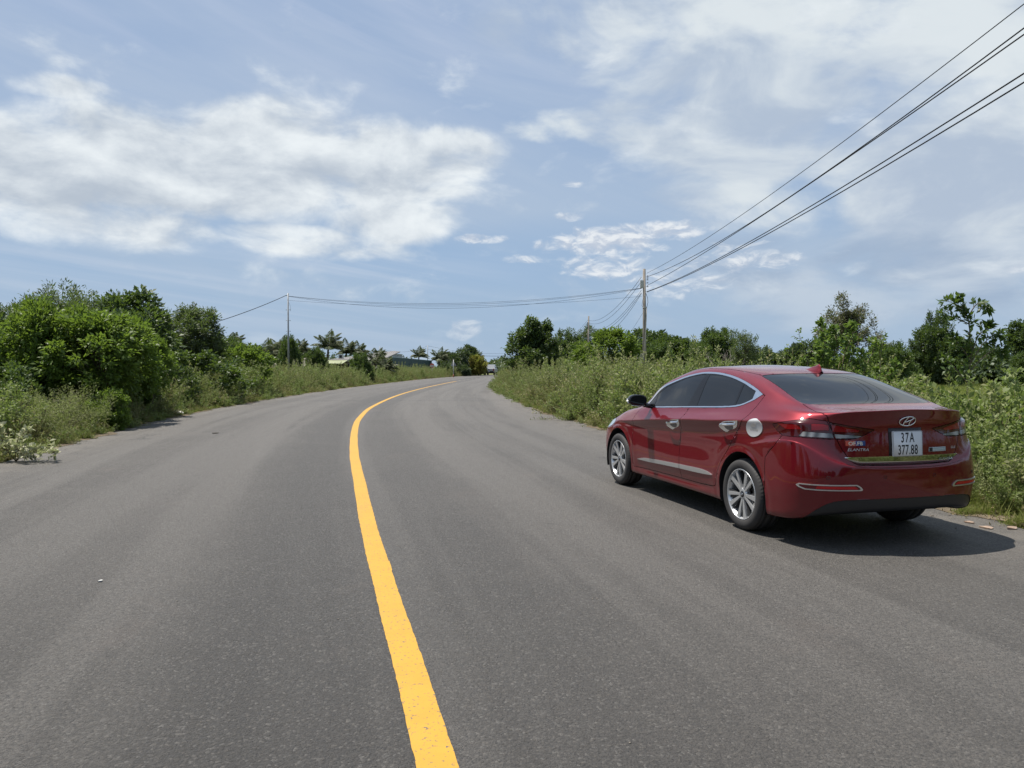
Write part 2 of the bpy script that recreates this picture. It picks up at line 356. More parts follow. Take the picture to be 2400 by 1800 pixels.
# dirt and grit lying along both edges of the asphalt
m, nt, b = pmat('verge_dirt', (.16,.12,.08), rough=.95, spec=.2); g = G(m); o = g.coord(); n1 = g.noise(o, 2.2, 6, .7); n2 = g.noise(o, 30, 5, .75)
c = g.mix(g.mr(n1, .35, .65), (.150,.118,.080), (.095,.075,.050)); c = g.mix(g.mr(n2, .45, .72), c, (.23,.19,.14)); c = g.mix(g.mr(g.voro(o, 26, 'Distance'), .12, .02, 0, .8), c, (.28,.25,.21)); nt.links.new(c, b.inputs['Base Color']); g.bump(n2, .9, .02, b)
for sd, w_ in ((-1, WL), (1, WR)):
    bm = bmesh.new(); prev = None; k = 0; rj = random.Random(3+sd); s_ = 0.
    cur_off = 0.
    while s_ < CS[-1]-1:
        p = np.array([np.interp(s_, CS, CP[:,0]), np.interp(s_, CS, CP[:,1])]); n = np.array([np.interp(s_, CS, CN[:,0]), np.interp(s_, CS, CN[:,1])])*sd
        off = .10*math.sin(s_*.9)+.09*math.sin(s_*2.3+1)+.05*math.sin(s_*6.1)+rj.uniform(-.045,.045)
        row = [(w_-.16+off, .0045), (w_-.02+off*.4, .012), (w_+.25, -.002), (w_+.9, -.045), (w_+1.5, -.064)]
        cur = [bm.verts.new((*(p+n*a_), z_)) for a_, z_ in row]
        if prev:
            for i in range(4): bm.faces.new((prev[i], cur[i], cur[i+1], prev[i+1]))
        prev = cur; s_ += .12 if s_ < 90 else .5
    bmesh.ops.recalc_face_normals(bm, faces=bm.faces); bm.faces.ensure_lookup_table()
    if bm.faces[5].normal.z < 0: bmesh.ops.reverse_faces(bm, faces=bm.faces)
    o_ = part('verge_soil', bm, m); o_['kind'] = 'structure'
# ---------------------------------------------------------------- poles, wires, houses, sign, pickup, litter
def mat_noise(name, c1, c2, sc, rough=.8, bump=.3, dist=.01, metal=0., stretch=(1,1,1), det=5):
    m, nt, b = pmat(name, c1, rough=rough, metal=metal); g = G(m); v = g.mapped(g.coord(), stretch); n = g.noise(v, sc, det, .65, .2)
    nt.links.new(g.mix(g.mr(n, .35, .68), c1, c2), b.inputs['Base Color'])
    if bump: g.bump(n, bump, dist, b)
    return m
concrete = mat_noise('weathered_concrete', (.30,.27,.235), (.17,.15,.13), 3, .9, .4, .01, 0, (1,1,.35))
galv = mat_noise('grey_steel', (.30,.31,.32), (.20,.21,.22), 5, .55, 0, .01, .5)
boxgrey = mat_noise('grey_box_paint', (.36,.35,.33), (.27,.26,.24), 6, .6, 0)
whiteenam = mat_noise('white_enamel', (.52,.52,.50), (.38,.38,.36), 8, .4, 0)
wirem = pmat('black_cable', (.006,.006,.008), rough=.7, spec=.2)[0]
def pole(name, label, x, y, h, r0, r1, mat, group=None, n=14, lean=(0,0)):
    p = empty(name, (x, y, -.06)); tag(p, label, 'utility pole', group)
    bm = bmesh.new(); tube(bm, [(0,0,0), (lean[0]*.5, lean[1]*.5, h*.5), (lean[0], lean[1], h)], [r0, (r0+r1)/2, r1], n); part('shaft', bm, mat, p); return p
P1 = pole('utility_pole', 'tall concrete power pole with meter boxes standing behind the weeds left of the red car', 8.72, 50, 7.90, .135, .090, concrete, lean=(-.06, 0))
bm = bmesh.new(); add_box(bm, (-.22, -.06, 6.90), (.22, .16, .50)); bmesh.ops.bevel(bm, geom=bm.edges[:], offset=.02, segments=2, affect='EDGES'); part('junction_box', bm, whiteenam, P1, smooth=False)
bm = bmesh.new(); add_box(bm, (-.30, -.16, 2.06), (.40, .22, .56)); bmesh.ops.bevel(bm, geom=bm.edges[:], offset=.012, segments=1, affect='EDGES'); mb = part('meter_box', bm, boxgrey, P1, smooth=False)
bm = bmesh.new(); add_box(bm, (-.30, -.275, 2.07), (.30, .012, .46)); part('meter_door', bm, mat_noise('meter_door_grey', (.25,.245,.23), (.18,.175,.165), 9, .5, 0), mb, smooth=False)
bm = bmesh.new(); tube(bm, [(-.03,-.13,1.8),(-.01,-.13,3.0),(.06,-.14,4.6),(.085,-.13,5.4)], .028, 8); part('conduit', bm, mat_noise('pale_conduit', (.42,.40,.36), (.32,.30,.27), 6, .6, 0), P1)
bm = bmesh.new(); tube(bm, [(.085,-.12,5.35),(.17,-.13,5.7),(.15,-.12,6.0),(.04,-.10,6.3)], .014, 6); tube(bm, [(-.06,-.10,6.1),(-.17,-.12,5.85),(-.22,-.1,5.5),(-.08,-.11,5.25)], .010, 6); part('cable_loop', bm, wirem, P1)
for z in (5.38,): bm = bmesh.new(); tube(bm, [(.135*math.cos(a), .135*math.sin(a), z+.03*math.cos(a)) for a in np.linspace(0, 2*math.pi, 21)], .022, 8); part('clamp_ring', bm, whiteenam, P1)
for z in (7.42, 7.30, 7.18, 6.98, 6.74, 6.40):
    bm = bmesh.new(); tube(bm, [(.05,-.06,z),(.17,-.10,z)], .014, 6); tube(bm, [(.16,-.10,z-.035),(.16,-.10,z+.045)], .030, 10); part('insulator', bm, galv, P1)
for z in (7.10, 6.85):
    bm = bmesh.new(); tube(bm, [(-.05,-.06,z),(-.19,-.08,z)], .014, 6); tube(bm, [(-.19,-.08,z-.05),(-.19,-.08,z+.05)], .032, 10); part('insulator', bm, wirem, P1)
P2 = pole('utility_pole', 'second concrete power pole further along the road, rising out of thin leafy trees', 9.85, 98, 8.0, .135, .09, concrete)
bm = bmesh.new(); add_box(bm, (-.14,-.03,6.9), (.10,.16,.55)); part('bracket', bm, galv, P2, smooth=False)
P3 = pole('utility_pole', 'farthest concrete power pole, only its top showing above the dark trees', 9.15, 144, 8.0, .135, .09, concrete)
P0 = pole('utility_pole', 'concrete power pole beside the road behind the red car, carrying the five wires overhead', 8.9, 1.0, 8.9, .135, .09, concrete)
PL = pole('steel_pole', 'slender grey steel pole with step bars above the coconut palms on the left', -16.15, 55, 6.80, .075, .045, galv, n=10)
for z in (5.60, 4.83, 4.06):
    bm = bmesh.new(); tube(bm, [(-.15,0,z),(.16,0,z)], .012, 6); tube(bm, [(-.15,0,z-.04),(-.15,0,z+.03)], .012, 6); tube(bm, [(.16,0,z-.04),(.16,0,z+.03)], .012, 6); part('step_bar', bm, galv, PL)
bm = bmesh.new(); tube(bm, [(-.14,0,6.62),(.06,0,6.72)], .028, 6); part('bracket', bm, galv, PL)
bm = bmesh.new(); tube(bm, [(.03,0,6.2),(.16,-.03,5.9),(.19,-.02,5.7),(.17,0,5.5)], .006, 5); part('cable_tail', bm, wirem, PL)
PM = pole('steel_pole', 'thin grey pole above the green shed roof', -14.4, 130, 5.15, .085, .05, galv, n=8)
PN = pole('steel_pole', 'short thin pole behind the pale house parapet', -24.3, 140, 5.2, .09, .06, galv, n=8)
PQ = pole('steel_pole', 'bare pole among the coconut palms right of the green shed', -10.75, 125, 3.55, .10, .08, concrete, n=8)
PR = pole('steel_pole', 'far thin pole beyond the dark thicket at the right', 26.6, 110, 4.9, .07, .05, galv, n=8)
def wire(a, b, sag, r, label, group, cat='power line', name='power_line', n=26):
    a = Vector(a); b = Vector(b); bm = bmesh.new()
    tube(bm, [a.lerp(b, t)-Vector((0,0,sag*4*t*(1-t))) for t in np.linspace(0, 1, n)], r, 6)
    return tag(part(name, bm, wirem), label, cat, group)
ends = [(7.56,8.45,.654,.0095),(7.32,8.28,.96,.013),(6.75,7.82,.46,.013),(6.355,7.24,.65,.014),(6.33,7.01,.618,.014)]
ords = ['uppermost thin wire from the near pole over the red car', 'second wire down of the five crossing over the red car', 'middle wire of the five crossing over the red car', 'fourth wire down, upper of the low pair over the red car', 'lowest wire over the red car, close under another']
for (z1, z0, sg, r), lb in zip(ends, ords): wire((8.84, 49.9, z1), (8.9, 1.0, z0), sg, r, lb, 'wires over the red car')
z1s = [7.32, 7.05, 6.45, 6.30, 6.24]; ords = ['top', 'second', 'third', 'fourth', 'lowest']; sags = (1.0, 1.15, 1.25, 1.35, 1.7)
for z1, o_, sg in zip(z1s, ords, sags): wire((8.50, 50.1, z1), (9.72, 97.9, z1+.1), sg, .013, o_+' sagging wire between the near pole and the second pole', 'wires between the first two right hand poles')
for z1, o_, sg in zip(z1s[:4], ords, (1.0, 1.1, 1.2, 1.3)): wire((9.72, 98.1, z1+.1), (9.05, 144, z1+.1), sg, .013, o_+' distant wire between the second and the farthest pole', 'wires to the farthest pole')
wire((8.52, 50, 6.60), (-16.1, 55, 6.53), .76, .0085, 'upper wire crossing the road between the concrete and the steel pole', 'wires crossing the road')
wire((8.52, 50, 6.58), (-16.1, 55, 6.52), .84, .0085, 'middle wire crossing the road, just under the upper one', 'wires crossing the road')
wire((8.50, 50, 6.56), (-16.1, 55, 6.50), 1.06, .0085, 'lowest sagging wire crossing the road to the steel pole', 'wires crossing the road')
wire((8.50, 50, 6.05), (-16.1, 55, 6.22), .52, .007, 'faint thin wire crossing the road below the others', 'wires crossing the road')
wire((-16.28, 54.9, 6.56), (-18.9, 38, 2.6), .28, .020, 'thick twisted cable running down left from the steel pole', 'wires from the steel pole')
wire((8.6, 50, 5.0), (7.55, 54, 2.6), .05, .007, 'thin slanting drop wire left of the near concrete pole', 'wires from the steel pole')
for i, (a, b, sg, lb) in enumerate([((-14.4,130,5.0),(-24.3,140,4.9),.9,'thin wire above the white parapet'), ((-14.4,130,5.0),(9.1,144,5.6),1.5,'long faint wire from the shed pole towards the right'), ((-10.7,125,3.6),(9.1,144,4.6),.7,'lower faint wire behind the coconut palms'),
     ((-14.4,130,4.4),(9.1,144,3.9),.9,'lowest faint wire above the yellow bush'), ((26.6,110,4.7),(12.5,75,3.6),1.0,'faint wire over the far trees behind the car roof')]):
    wire(a, b, sg, .014, lb, 'faint far wires')
# --- houses on the left
tin = mat_noise('grey_tin_roof', (.19,.18,.175), (.13,.125,.12), .9, .6, .1, .02); rust = mat_noise('brownish_tin_roof', (.25,.21,.19), (.16,.13,.12), 1.1, .7, .1, .02)
def corrugate(m, sc):
    nt = m.node_tree; g = G(m); b = nt.nodes['Principled BSDF']; w = nt.nodes.new('ShaderNodeTexWave'); w.bands_direction = 'X'; nt.links.new(g.coord(), w.inputs[0]); w.inputs['Scale'].default_value = sc; g.bump(w.outputs['Fac'], .7, .04, b)
corrugate(tin, 1.6); corrugate(rust, 1.6)
wallp = mat_noise('pinkish_plaster', (.32,.28,.26), (.25,.21,.20), .8, .85, 0); wallw = mat_noise('pale_blue_wall', (.34,.37,.42), (.29,.31,.35), .6, .8, 0); wallg = mat_noise('teal_sheet_wall', (.045,.085,.080), (.030,.060,.058), .5, .55, 0); corrugate(wallg, 1.2)
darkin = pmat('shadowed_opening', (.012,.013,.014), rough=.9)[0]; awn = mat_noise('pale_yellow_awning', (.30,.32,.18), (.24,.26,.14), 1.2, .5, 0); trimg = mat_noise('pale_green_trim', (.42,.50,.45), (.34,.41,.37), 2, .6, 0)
def px(u, v, Y): return Vector(((u-1200)/1783*Y, Y, 1.44+(859.4-v)/1783*Y))
def slab(parent, name, pts, th, mat, d=(0,0,-1)):
    bm = bmesh.new(); a = [bm.verts.new(p) for p in pts]; b = [bm.verts.new(Vector(p)+Vector(d)*th) for p in pts]; n = len(a)
    bm.faces.new(a); bm.faces.new(b[::-1])
    for i in range(n): j = (i+1) % n; bm.faces.new((a[j], a[i], b[i], b[j]))
    bmesh.ops.recalc_face_normals(bm, faces=bm.faces); return part(name, bm, mat, parent, smooth=False)
def wallbox(parent, name, x0, x1, y0, y1, z1, mat):
    bm = bmesh.new(); add_box(bm, ((x0+x1)/2, (y0+y1)/2, (z1-.3)/2), (x1-x0, y1-y0, z1+.3)); return part(name, bm, mat, parent, smooth=False)
def quad_roof(parent, name, rows, Y0, Y1, mat, th=.08):
    """roof sheet: front edge and back edge given by their world x and z"""
    (xa, za), (xb, zb), (xc, zc), (xd, zd) = rows
    return slab(parent, name, [(xa, Y0, za), (xb, Y0, zb), (xc, Y1, zc), (xd, Y1, zd)], th, mat)
h = empty('house', (-20.6, 72, -.06)); tag(h, 'low house with brownish tin roof behind the steel pole', 'house')
wallbox(h, 'wall', -1.6, 1.2, 0, 4, 1.65, wallp); quad_roof(h, 'roof', [(-1.9,1.72),(1.5,1.72),(1.2,2.36),(-1.6,2.40)], -.4, 3.0, rust); quad_roof(h, 'porch_roof', [(-1.6,1.42),(1.3,1.42),(1.3,1.70),(-1.6,1.70)], -1.8, -.42, wallp, .05)
bm = bmesh.new(); add_box(bm, (.2,-.03,.6), (.9,.05,1.1)); part('door', bm, darkin, h, smooth=False); bm = bmesh.new(); add_box(bm, (-.9,-.03,.9), (.8,.05,.6)); part('window', bm, darkin, h, smooth=False)
h = empty('house', (-16.3, 78, -.06)); tag(h, 'house with wide grey tin roof and pale yellow awning between the palms', 'house')
wallbox(h, 'wall', -2.1, 2.6, 0, 6, 2.05, wallp)
quad_roof(h, 'roof', [(-2.5,2.22),(-.5,2.20),(3.2,3.25),(1.4,3.05)], -.4, 6.5, tin)
quad_roof(h, 'side_roof', [(-.45,2.20),(3.0,2.20),(3.9,3.18),(3.25,3.25)], -.4, 6.5, tin)
quad_roof(h, 'awning', [(-2.2,1.82),(-.55,1.82),(-.45,2.16),(-2.45,2.16)], -2.4, -.42, awn, .05)
bm = bmesh.new(); add_box(bm, (-1.2,-.04,.95), (1.6,.06,1.6)); part('doorway', bm, darkin, h, smooth=False)
bm = bmesh.new(); add_box(bm, (-1.35,.6,2.55), (.46,.35,.36)); ac = part('air_conditioner', bm, whiteenam, h, smooth=False)
bm = bmesh.new(); add_box(bm, (-1.35,.41,2.55), (.26,.02,.26)); part('fan_grille', bm, darkin, ac, smooth=False)
h = empty('house', (-16.75, 95, -.06)); tag(h, 'small pinkish plastered building with flat roof left of the green shed', 'house')
wallbox(h, 'wall', -.55, .62, 0, 3, 3.38, wallp); bm = bmesh.new(); add_box(bm, (.03,1.5,3.43), (1.35,3.2,.10)); part('roof', bm, tin, h, smooth=False); bm = bmesh.new(); add_box(bm, (.15,-.03,2.5), (.45,.05,.5)); part('window', bm, darkin, h, smooth=False)
h = empty('pale_building', (-19.9, 125, -.06)); tag(h, 'pale blue box shaped building showing above the green shed roof', 'building')
wallbox(h, 'wall', -1.4, 1.3, 0, 4, 3.50, wallw); bm = bmesh.new(); add_box(bm, (-.05,2,3.55), (2.9,4.2,.10)); part('roof', bm, whiteenam, h, smooth=False)
h = empty('shed', (-15.5, 100, -.06)); tag(h, 'long dark teal sheet metal shed with sloping pale roof edge', 'shed')
slab(h, 'wall', [(-1.0,0,2.78),(1.6,7.5,2.58),(3.4,15,2.36),(3.4,15,.95),(1.6,7.5,.95),(-1.0,0,.95)], .1, wallg, d=(-1,.3,0))
slab(h, 'roof', [(-1.1,-.2,2.86),(3.5,15.1,2.44),(-3,18,2.5),(-8,2,2.95)], .07, trimg)
slab(h, 'lower_opening', [(-.95,.2,.95),(3.35,14.9,.95),(3.35,14.9,0),(-.95,.2,0)], .05, darkin, d=(-1,.3,0))
slab(h, 'trim', [(-.93,-.1,1.02),(3.43,14.9,1.02),(3.43,14.9,.90),(-.93,-.1,.90)], .03, trimg, d=(-1,.3,0))
for k in range(7):
    t = .04+k*.155; bm = bmesh.new(); add_box(bm, (-.98+4.4*t+.04, 15*t, 1.1), (.06,.06,2.2)); part('post', bm, concrete, h, smooth=False)
# road sign seen from behind and the little red and white board
sg = empty('road_sign', (-8.0, 104, -.06)); tag(sg, 'triangular road sign on a pale post seen from the back', 'road sign')
bm = bmesh.new(); tube(bm, [(0,0,0),(0,0,2.45)], .05, 10); post = part('post', bm, whiteenam, sg)
bm = bmesh.new(); tube(bm, [(0,0,.02),(0,0,.45)], .053, 10); part('red_band', bm, pmat('faded_red_paint', (.40,.10,.07), rough=.6)[0], post)
bm = bmesh.new(); vs = [bm.verts.new(p) for p in ((-.40,.07,1.62),(.40,.07,1.62),(0,.07,2.32))]; f = bm.faces.new(vs); r = bmesh.ops.extrude_face_region(bm, geom=[f]); bmesh.ops.translate(bm, vec=(0,.02,0), verts=[v for v in r['geom'] if isinstance(v, bmesh.types.BMVert)]); bmesh.ops.recalc_face_normals(bm, faces=bm.faces)
part('plate', bm, galv, sg, smooth=False)
sg = empty('round_sign', (-10.7, 102, -.06)); tag(sg, 'small red and white round board beside the end of the shed', 'sign')
bm = bmesh.new(); tube(bm, [(0,0,0),(0,0,1.5)], .03, 8); part('post', bm, galv, sg)
bm = bmesh.new(); bmesh.ops.create_cone(bm, cap_ends=True, segments=28, radius1=.30, radius2=.30, depth=.03, matrix=Matrix.Translation((0,-.05,1.66)) @ Matrix.Rotation(math.pi/2, 4, 'X')); dsc = part('disc', bm, pmat('sign_red', (.50,.12,.09), rough=.5)[0], sg, smooth=False)
bm = bmesh.new(); add_box(bm, (0,-.072,1.60), (.46,.01,.20)); part('white_field', bm, whiteenam, dsc, smooth=False)
# fence posts in the pasture
for i, (u, Y, hh) in enumerate(((1591, 70, 1.35), (1609, 84, 1.3), (2158, 66, 1.35), (1842, 90, 1.2))):
    bm = bmesh.new(); tube(bm, [(0,0,0),(.01,0,hh)], [.055,.05], 8)
    o = part('fence_post', bm, mat_noise('whitewashed_post', (.52,.50,.45), (.36,.34,.30), 5, .9, 0) if i == 0 else bpy.data.materials['whitewashed_post']); o.location = ((u-1200)/1783*Y, Y, -.06)
    tag(o, ['short whitish fence post behind the weeds, first right of the near power pole', 'thin whitish fence post just behind the roofline of the red car at its left', 'whitish fence post in the pasture before the dense dark tree at right', 'low whitish post hidden among the far trees above the car roof'][i], 'fence post', 'whitewashed posts in the pasture')
# --- white pickup far up the road, seen from behind
def pickup():
    c = empty('pickup_truck', (-3.62, 131, 0), 0); tag(c, 'white pickup truck driving away at the far bend of the road', 'pickup truck')
    wh = pmat('white_car_paint', (.42,.43,.44), rough=.3)[0]; wh.node_tree.nodes['Principled BSDF'].inputs['Coat Weight'].default_value = .6
    bp = pmat('pickup_black', (.015,.015,.017), rough=.5)[0]; gl = pmat('pickup_glass', (.012,.014,.016), rough=.05)[0]; rd = pmat('pickup_red', (.35,.02,.02), rough=.3)[0]; ty = pmat('pickup_tyre', (.02,.02,.02), rough=.8)[0]
    def hull(name, secs, mat, par=c):
        bm = bmesh.new(); loft(bm, [[Vector(p) for p in s] for s in secs], closed=True, cap=True); return part(name, bm, mat, par, smooth=False)
    def sec(y, z0, z1, w0, w1, r=.05): return [(-w0,y,z0),(-w0,y,(z0+z1)/2),(-w1,y,z1-r),(-w1+r,y,z1),(w1-r,y,z1),(w1,y,z1-r),(w0,y,(z0+z1)/2),(w0,y,z0)]
    body = hull('body', [sec(-2.55,.62,1.10,.88,.90),sec(-2.50,.55,1.13,.90,.91),sec(-.95,.50,1.13,.92,.91),sec(.9,.50,1.14,.92,.90),sec(2.2,.52,1.02,.90,.86),sec(2.6,.60,.92,.82,.78)], wh)
    cab = hull('cab', [sec(-1.0,1.12,1.14,.84,.84,.01),sec(-.75,1.12,1.76,.84,.68),sec(.5,1.12,1.80,.84,.69),sec(1.15,1.12,1.40,.82,.74),sec(1.5,1.10,1.14,.80,.78,.01)], wh)
    bm = bmesh.new(); vs = [bm.verts.new(p) for p in ((-.70,-.925,1.22),(.70,-.925,1.22),(.60,-.76,1.68),(-.60,-.76,1.68))]; bm.faces.new(vs); part('rear_window', bm, gl, cab, smooth=False)
    for s in (-1, 1):
        bm = bmesh.new(); vs = [bm.verts.new(p) for p in ((s*.852,-.6,1.20),(s*.852,.85,1.20),(s*.755,.5,1.68),(s*.755,-.55,1.68))]; bm.faces.new(vs); part('side_window', bm, gl, cab, smooth=False)
    bm = bmesh.new(); add_box(bm, (0,-2.575,.90), (1.40,.05,.42)); bmesh.ops.bevel(bm, geom=bm.edges[:], offset=.015, segments=1, affect='EDGES'); tg = part('tailgate', bm, wh, c, smooth=False)
    bm = bmesh.new(); add_box(bm, (0,-2.61,.98), (.26,.03,.08)); part('handle', bm, bp, tg, smooth=False)
    bm = bmesh.new(); add_box(bm, (0,-2.66,.58), (1.62,.18,.18)); bu = part('bumper', bm, bp, c, smooth=False)
    bm = bmesh.new(); add_box(bm, (0,-2.76,.60), (.42,.02,.12)); part('number_plate', bm, wh, bu, smooth=False)
    bm = bmesh.new(); add_box(bm, (0,-.2,.42), (1.5,4.4,.22)); part('chassis', bm, bp, c, smooth=False)
    for s in (-1, 1):
        bm = bmesh.new(); add_box(bm, (s*.82,-2.58,.92), (.15,.07,.40)); part('tail_lamp', bm, rd, c, smooth=False)
        bm = bmesh.new(); add_box(bm, (s*1.02,.95,1.20), (.20,.10,.20)); part('wing_mirror', bm, bp, c, smooth=False)
        for y in (-1.55, 1.65):
            w = empty('wheel', (s*.80, y, .38), 0, c); bm = bmesh.new(); bmesh.ops.create_cone(bm, cap_ends=True, segments=24, radius1=.38, radius2=.38, depth=.26, matrix=Matrix.Rotation(math.pi/2, 4, 'Y')); part('tyre', bm, ty, w)
            bm = bmesh.new(); bmesh.ops.create_cone(bm, cap_ends=True, segments=20, radius1=.22, radius2=.22, depth=.265, matrix=Matrix.Rotation(math.pi/2, 4, 'Y')); part('rim', bm, galv, w)
    c.rotation_euler = (0, 0, -.12); return c
pickup()
# --- litter lying on the asphalt
def scrap(name, label, x, y, s, mat, seed, cat='litter', th=.01):
    r = random.Random(seed); bm = bmesh.new(); n = 9
    top = [bm.verts.new((s*math.cos(2*math.pi*i/n)*r.uniform(.5,1), s*.55*math.sin(2*math.pi*i/n)*r.uniform(.5,1), th*r.uniform(.5,2.5))) for i in range(n)]; c = bm.verts.new((0,0,th*3))
    bot = [bm.verts.new((v.co.x, v.co.y, .0)) for v in top]
    for i in range(n): j = (i+1) % n; bm.faces.new((c, top[i], top[j])); bm.faces.new((top[i], bot[i], bot[j], top[j]))
    bm.faces.new(bot[::-1]); o = part(name, bm, mat, smooth=False); o.location = (x, y, .004); o.rotation_euler = (0,0,r.uniform(0,3)); return tag(o, label, cat)
paper = mat_noise('pale_paper', (.62,.61,.58), (.45,.44,.41), 30, .8, 0); bark = mat_noise('pinkish_bark', (.26,.18,.13), (.34,.26,.20), 25, .8, 0)
def gpt(u, v):
    p = .02277; a = (u-1200)/1783.4; b = (v-900)/1783.4; d = (a, math.cos(p)-b*math.sin(p), -math.sin(p)-b*math.cos(p)); t = -1.44/d[2]; return d[0]*t, d[1]*t
x, y = gpt(236, 1363); scrap('paper_scrap', 'tiny white scrap of paper on the asphalt in the left lane', x, y, .024, paper, 3, th=.003)
x, y = gpt(420, 972); scrap('plastic_bag', 'crumpled pale plastic bag at the left verge of the road', x, y, .22, paper, 5, th=.045)
x, y = gpt(2312, 1238); scrap('bark_piece', 'pinkish flake of bark beside the shadow behind the red car', x, y, .095, bark, 8, 'bark piece', .006)
x, y = gpt(2272, 1226); scrap('bark_piece', 'smaller brown flake of bark nearer the rear wheel, behind the pinkish one', x, y, .06, bark, 9, 'bark piece', .006)
x, y = gpt(2372, 1240); scrap('bark_piece', 'brown flake of bark lying in the grass edge at the right margin', x, y, .07, bark, 12, 'bark piece', .008)
x, y = gpt(505, 1016); scrap('twig_scrap', 'thin dark twig lying across the left lane', x, y, .11, pmat('dark_twig', (.04,.03,.025), rough=.9)[0], 14, 'twig', .006)
# ---------------------------------------------------------------- plants
def leaf_mat(name, c1, c2, c3=None, trans=.32, rough=.5, spec=.35):
    m, nt, b = pmat(name, c1, rough=rough, spec=spec); g = G(m)
    geo = nt.nodes.new('ShaderNodeNewGeometry'); rnd = geo.outputs['Random Per Island']
    oi = nt.nodes.new('ShaderNodeObjectInfo')
    n = g.noise(g.coord(), 1.3, 3, .6)
    c = g.mix(rnd, c1, c2); c = g.mix(g.mr(n, .35, .65, 0, .6), c, c3 or c2)
    br = g.math('MULTIPLY_ADD', oi.outputs['Random'], .24, .88)
    hs = nt.nodes.new('ShaderNodeHueSaturation'); g.put(c, hs.inputs['Color']); nt.links.new(br, hs.inputs['Value'])
    c = hs.outputs[0]
    nt.links.new(c, b.inputs['Base Color'])
    tr = nt.nodes.new('ShaderNodeBsdfTranslucent'); tc = g.mix(.5, c, (.22,.34,.03), 'MIX'); nt.links.new(tc, tr.inputs[0])
    mx = nt.nodes.new('ShaderNodeMixShader'); mx.inputs[0].default_value = trans; nt.links.new(b.outputs[0], mx.inputs[1]); nt.links.new(tr.outputs[0], mx.inputs[2])
    nt.links.new(mx.outputs[0], nt.nodes['Material Output'].inputs[0]); return m
bark_m = mat_noise('tree_bark', (.13,.105,.08), (.07,.055,.042), 7, .95, .6, .02, 0, (1,1,.3))
stem_m = mat_noise('weed_stem', (.12,.13,.055), (.15,.10,.06), 9, .9, 0)
def leaves_mesh(P, D, ln, wd, rng, fold=.25, droop=0.):
    """one folded diamond per leaf: P base points, D directions (unit), arrays"""
    n = len(P); up = rng.normal(size=(n,3)); up[:,2] += 1.2
    S = np.cross(D, up); S /= np.linalg.norm(S, axis=1)[:,None]+1e-9; Nn = np.cross(S, D)
    ln = np.broadcast_to(ln, n)[:,None]; wd = np.broadcast_to(wd, n)[:,None]
    mid = P + D*ln*.48 
    V = np.stack([P, mid - S*wd*.5 + Nn*wd*fold, P + D*ln - Nn*ln*droop, mid + S*wd*.5 + Nn*wd*fold], 1).reshape(-1, 3)
    F = np.arange(4*n).reshape(-1, 4); return V, F
def np_mesh(name, V, F, mat):
    me = bpy.data.meshes.new(name); n = len(V); m = len(F)
    me.vertices.add(n); me.vertices.foreach_set('co', np.asarray(V, np.float32).ravel())
    k = F.shape[1]; me.loops.add(m*k); me.loops.foreach_set('vertex_index', F.astype(np.int32).ravel())
    me.polygons.add(m); me.polygons.foreach_set('loop_start', np.arange(0, m*k, k, dtype=np.int32)); me.polygons.foreach_set('loop_total', np.full(m, k, np.int32))
    me.update(calc_edges=True); me.materials.append(mat); return me
def unit(a): return a/(np.linalg.norm(a, axis=-1, keepdims=True)+1e-9)
def crown_mesh(name, mat, seed, w, h, z0, ncl, nlf, ln, wd, cr, top=.0, ragged=.25, shell=.55, flat=1., up=.35, lean=0.):
    """crown: ncl leaf sprays through an uneven volume w wide, z0..h high"""
    rng = np.random.default_rng(seed); C = []
    lob = [(rng.uniform(0, 2*math.pi), rng.uniform(-.8, .9), rng.uniform(.6, 1.25)) for _ in range(9)]
    while len(C) < ncl:
        d = unit(rng.normal(size=3)); r = rng.uniform(0, 1)**(1/3) if rng.random() > shell else rng.uniform(.82, 1.04)
        k = 1-ragged*.5
        for a, e, s in lob:
            q = np.array([math.cos(a)*math.cos(e), math.sin(a)*math.cos(e), math.sin(e)]); k += ragged*s*max(0, d@q-.72)*3.2
        p = d*r*k; zc = (z0+h)/2; hh = (h-z0)/2
        sx = w/2*(1-top*max(0, p[2]))
        C.append([p[0]*sx+lean*p[2], p[1]*sx, zc+p[2]*hh])
    C = np.array(C); C[:,2] = z0+cr*.5+(C[:,2]-C[:,2].min())/(np.ptp(C[:,2]))*(h-z0-cr*1.1); rr_ = np.percentile(np.hypot(C[:,0], C[:,1]), 93); C[:,:2] *= (w/2-cr*.5)/rr_; ctr = np.array([0, 0, z0+(h-z0)*.35])
    idx = np.repeat(np.arange(ncl), nlf); n = len(idx)
    ax = unit(unit(C-ctr) + np.array([0,0,up]) + rng.normal(size=C.shape)*.45)       # spray axis
    t = rng.uniform(-.15, 1, n); off = rng.normal(size=(n,3))*.22
    P = C[idx] + ax[idx]*(t[:,None]*cr) + off*cr*np.array([1,1,flat])
    D = unit(ax[idx]*.6 + unit(off)*.9 + rng.normal(size=(n,3))*.35 + np.array([0,0,-.12]))
    s = rng.uniform(.65, 1.2, n)
    V, F = leaves_mesh(P, D, ln*s, wd*s, rng, .22, .10)
    return np_mesh(name, V, F, mat), C
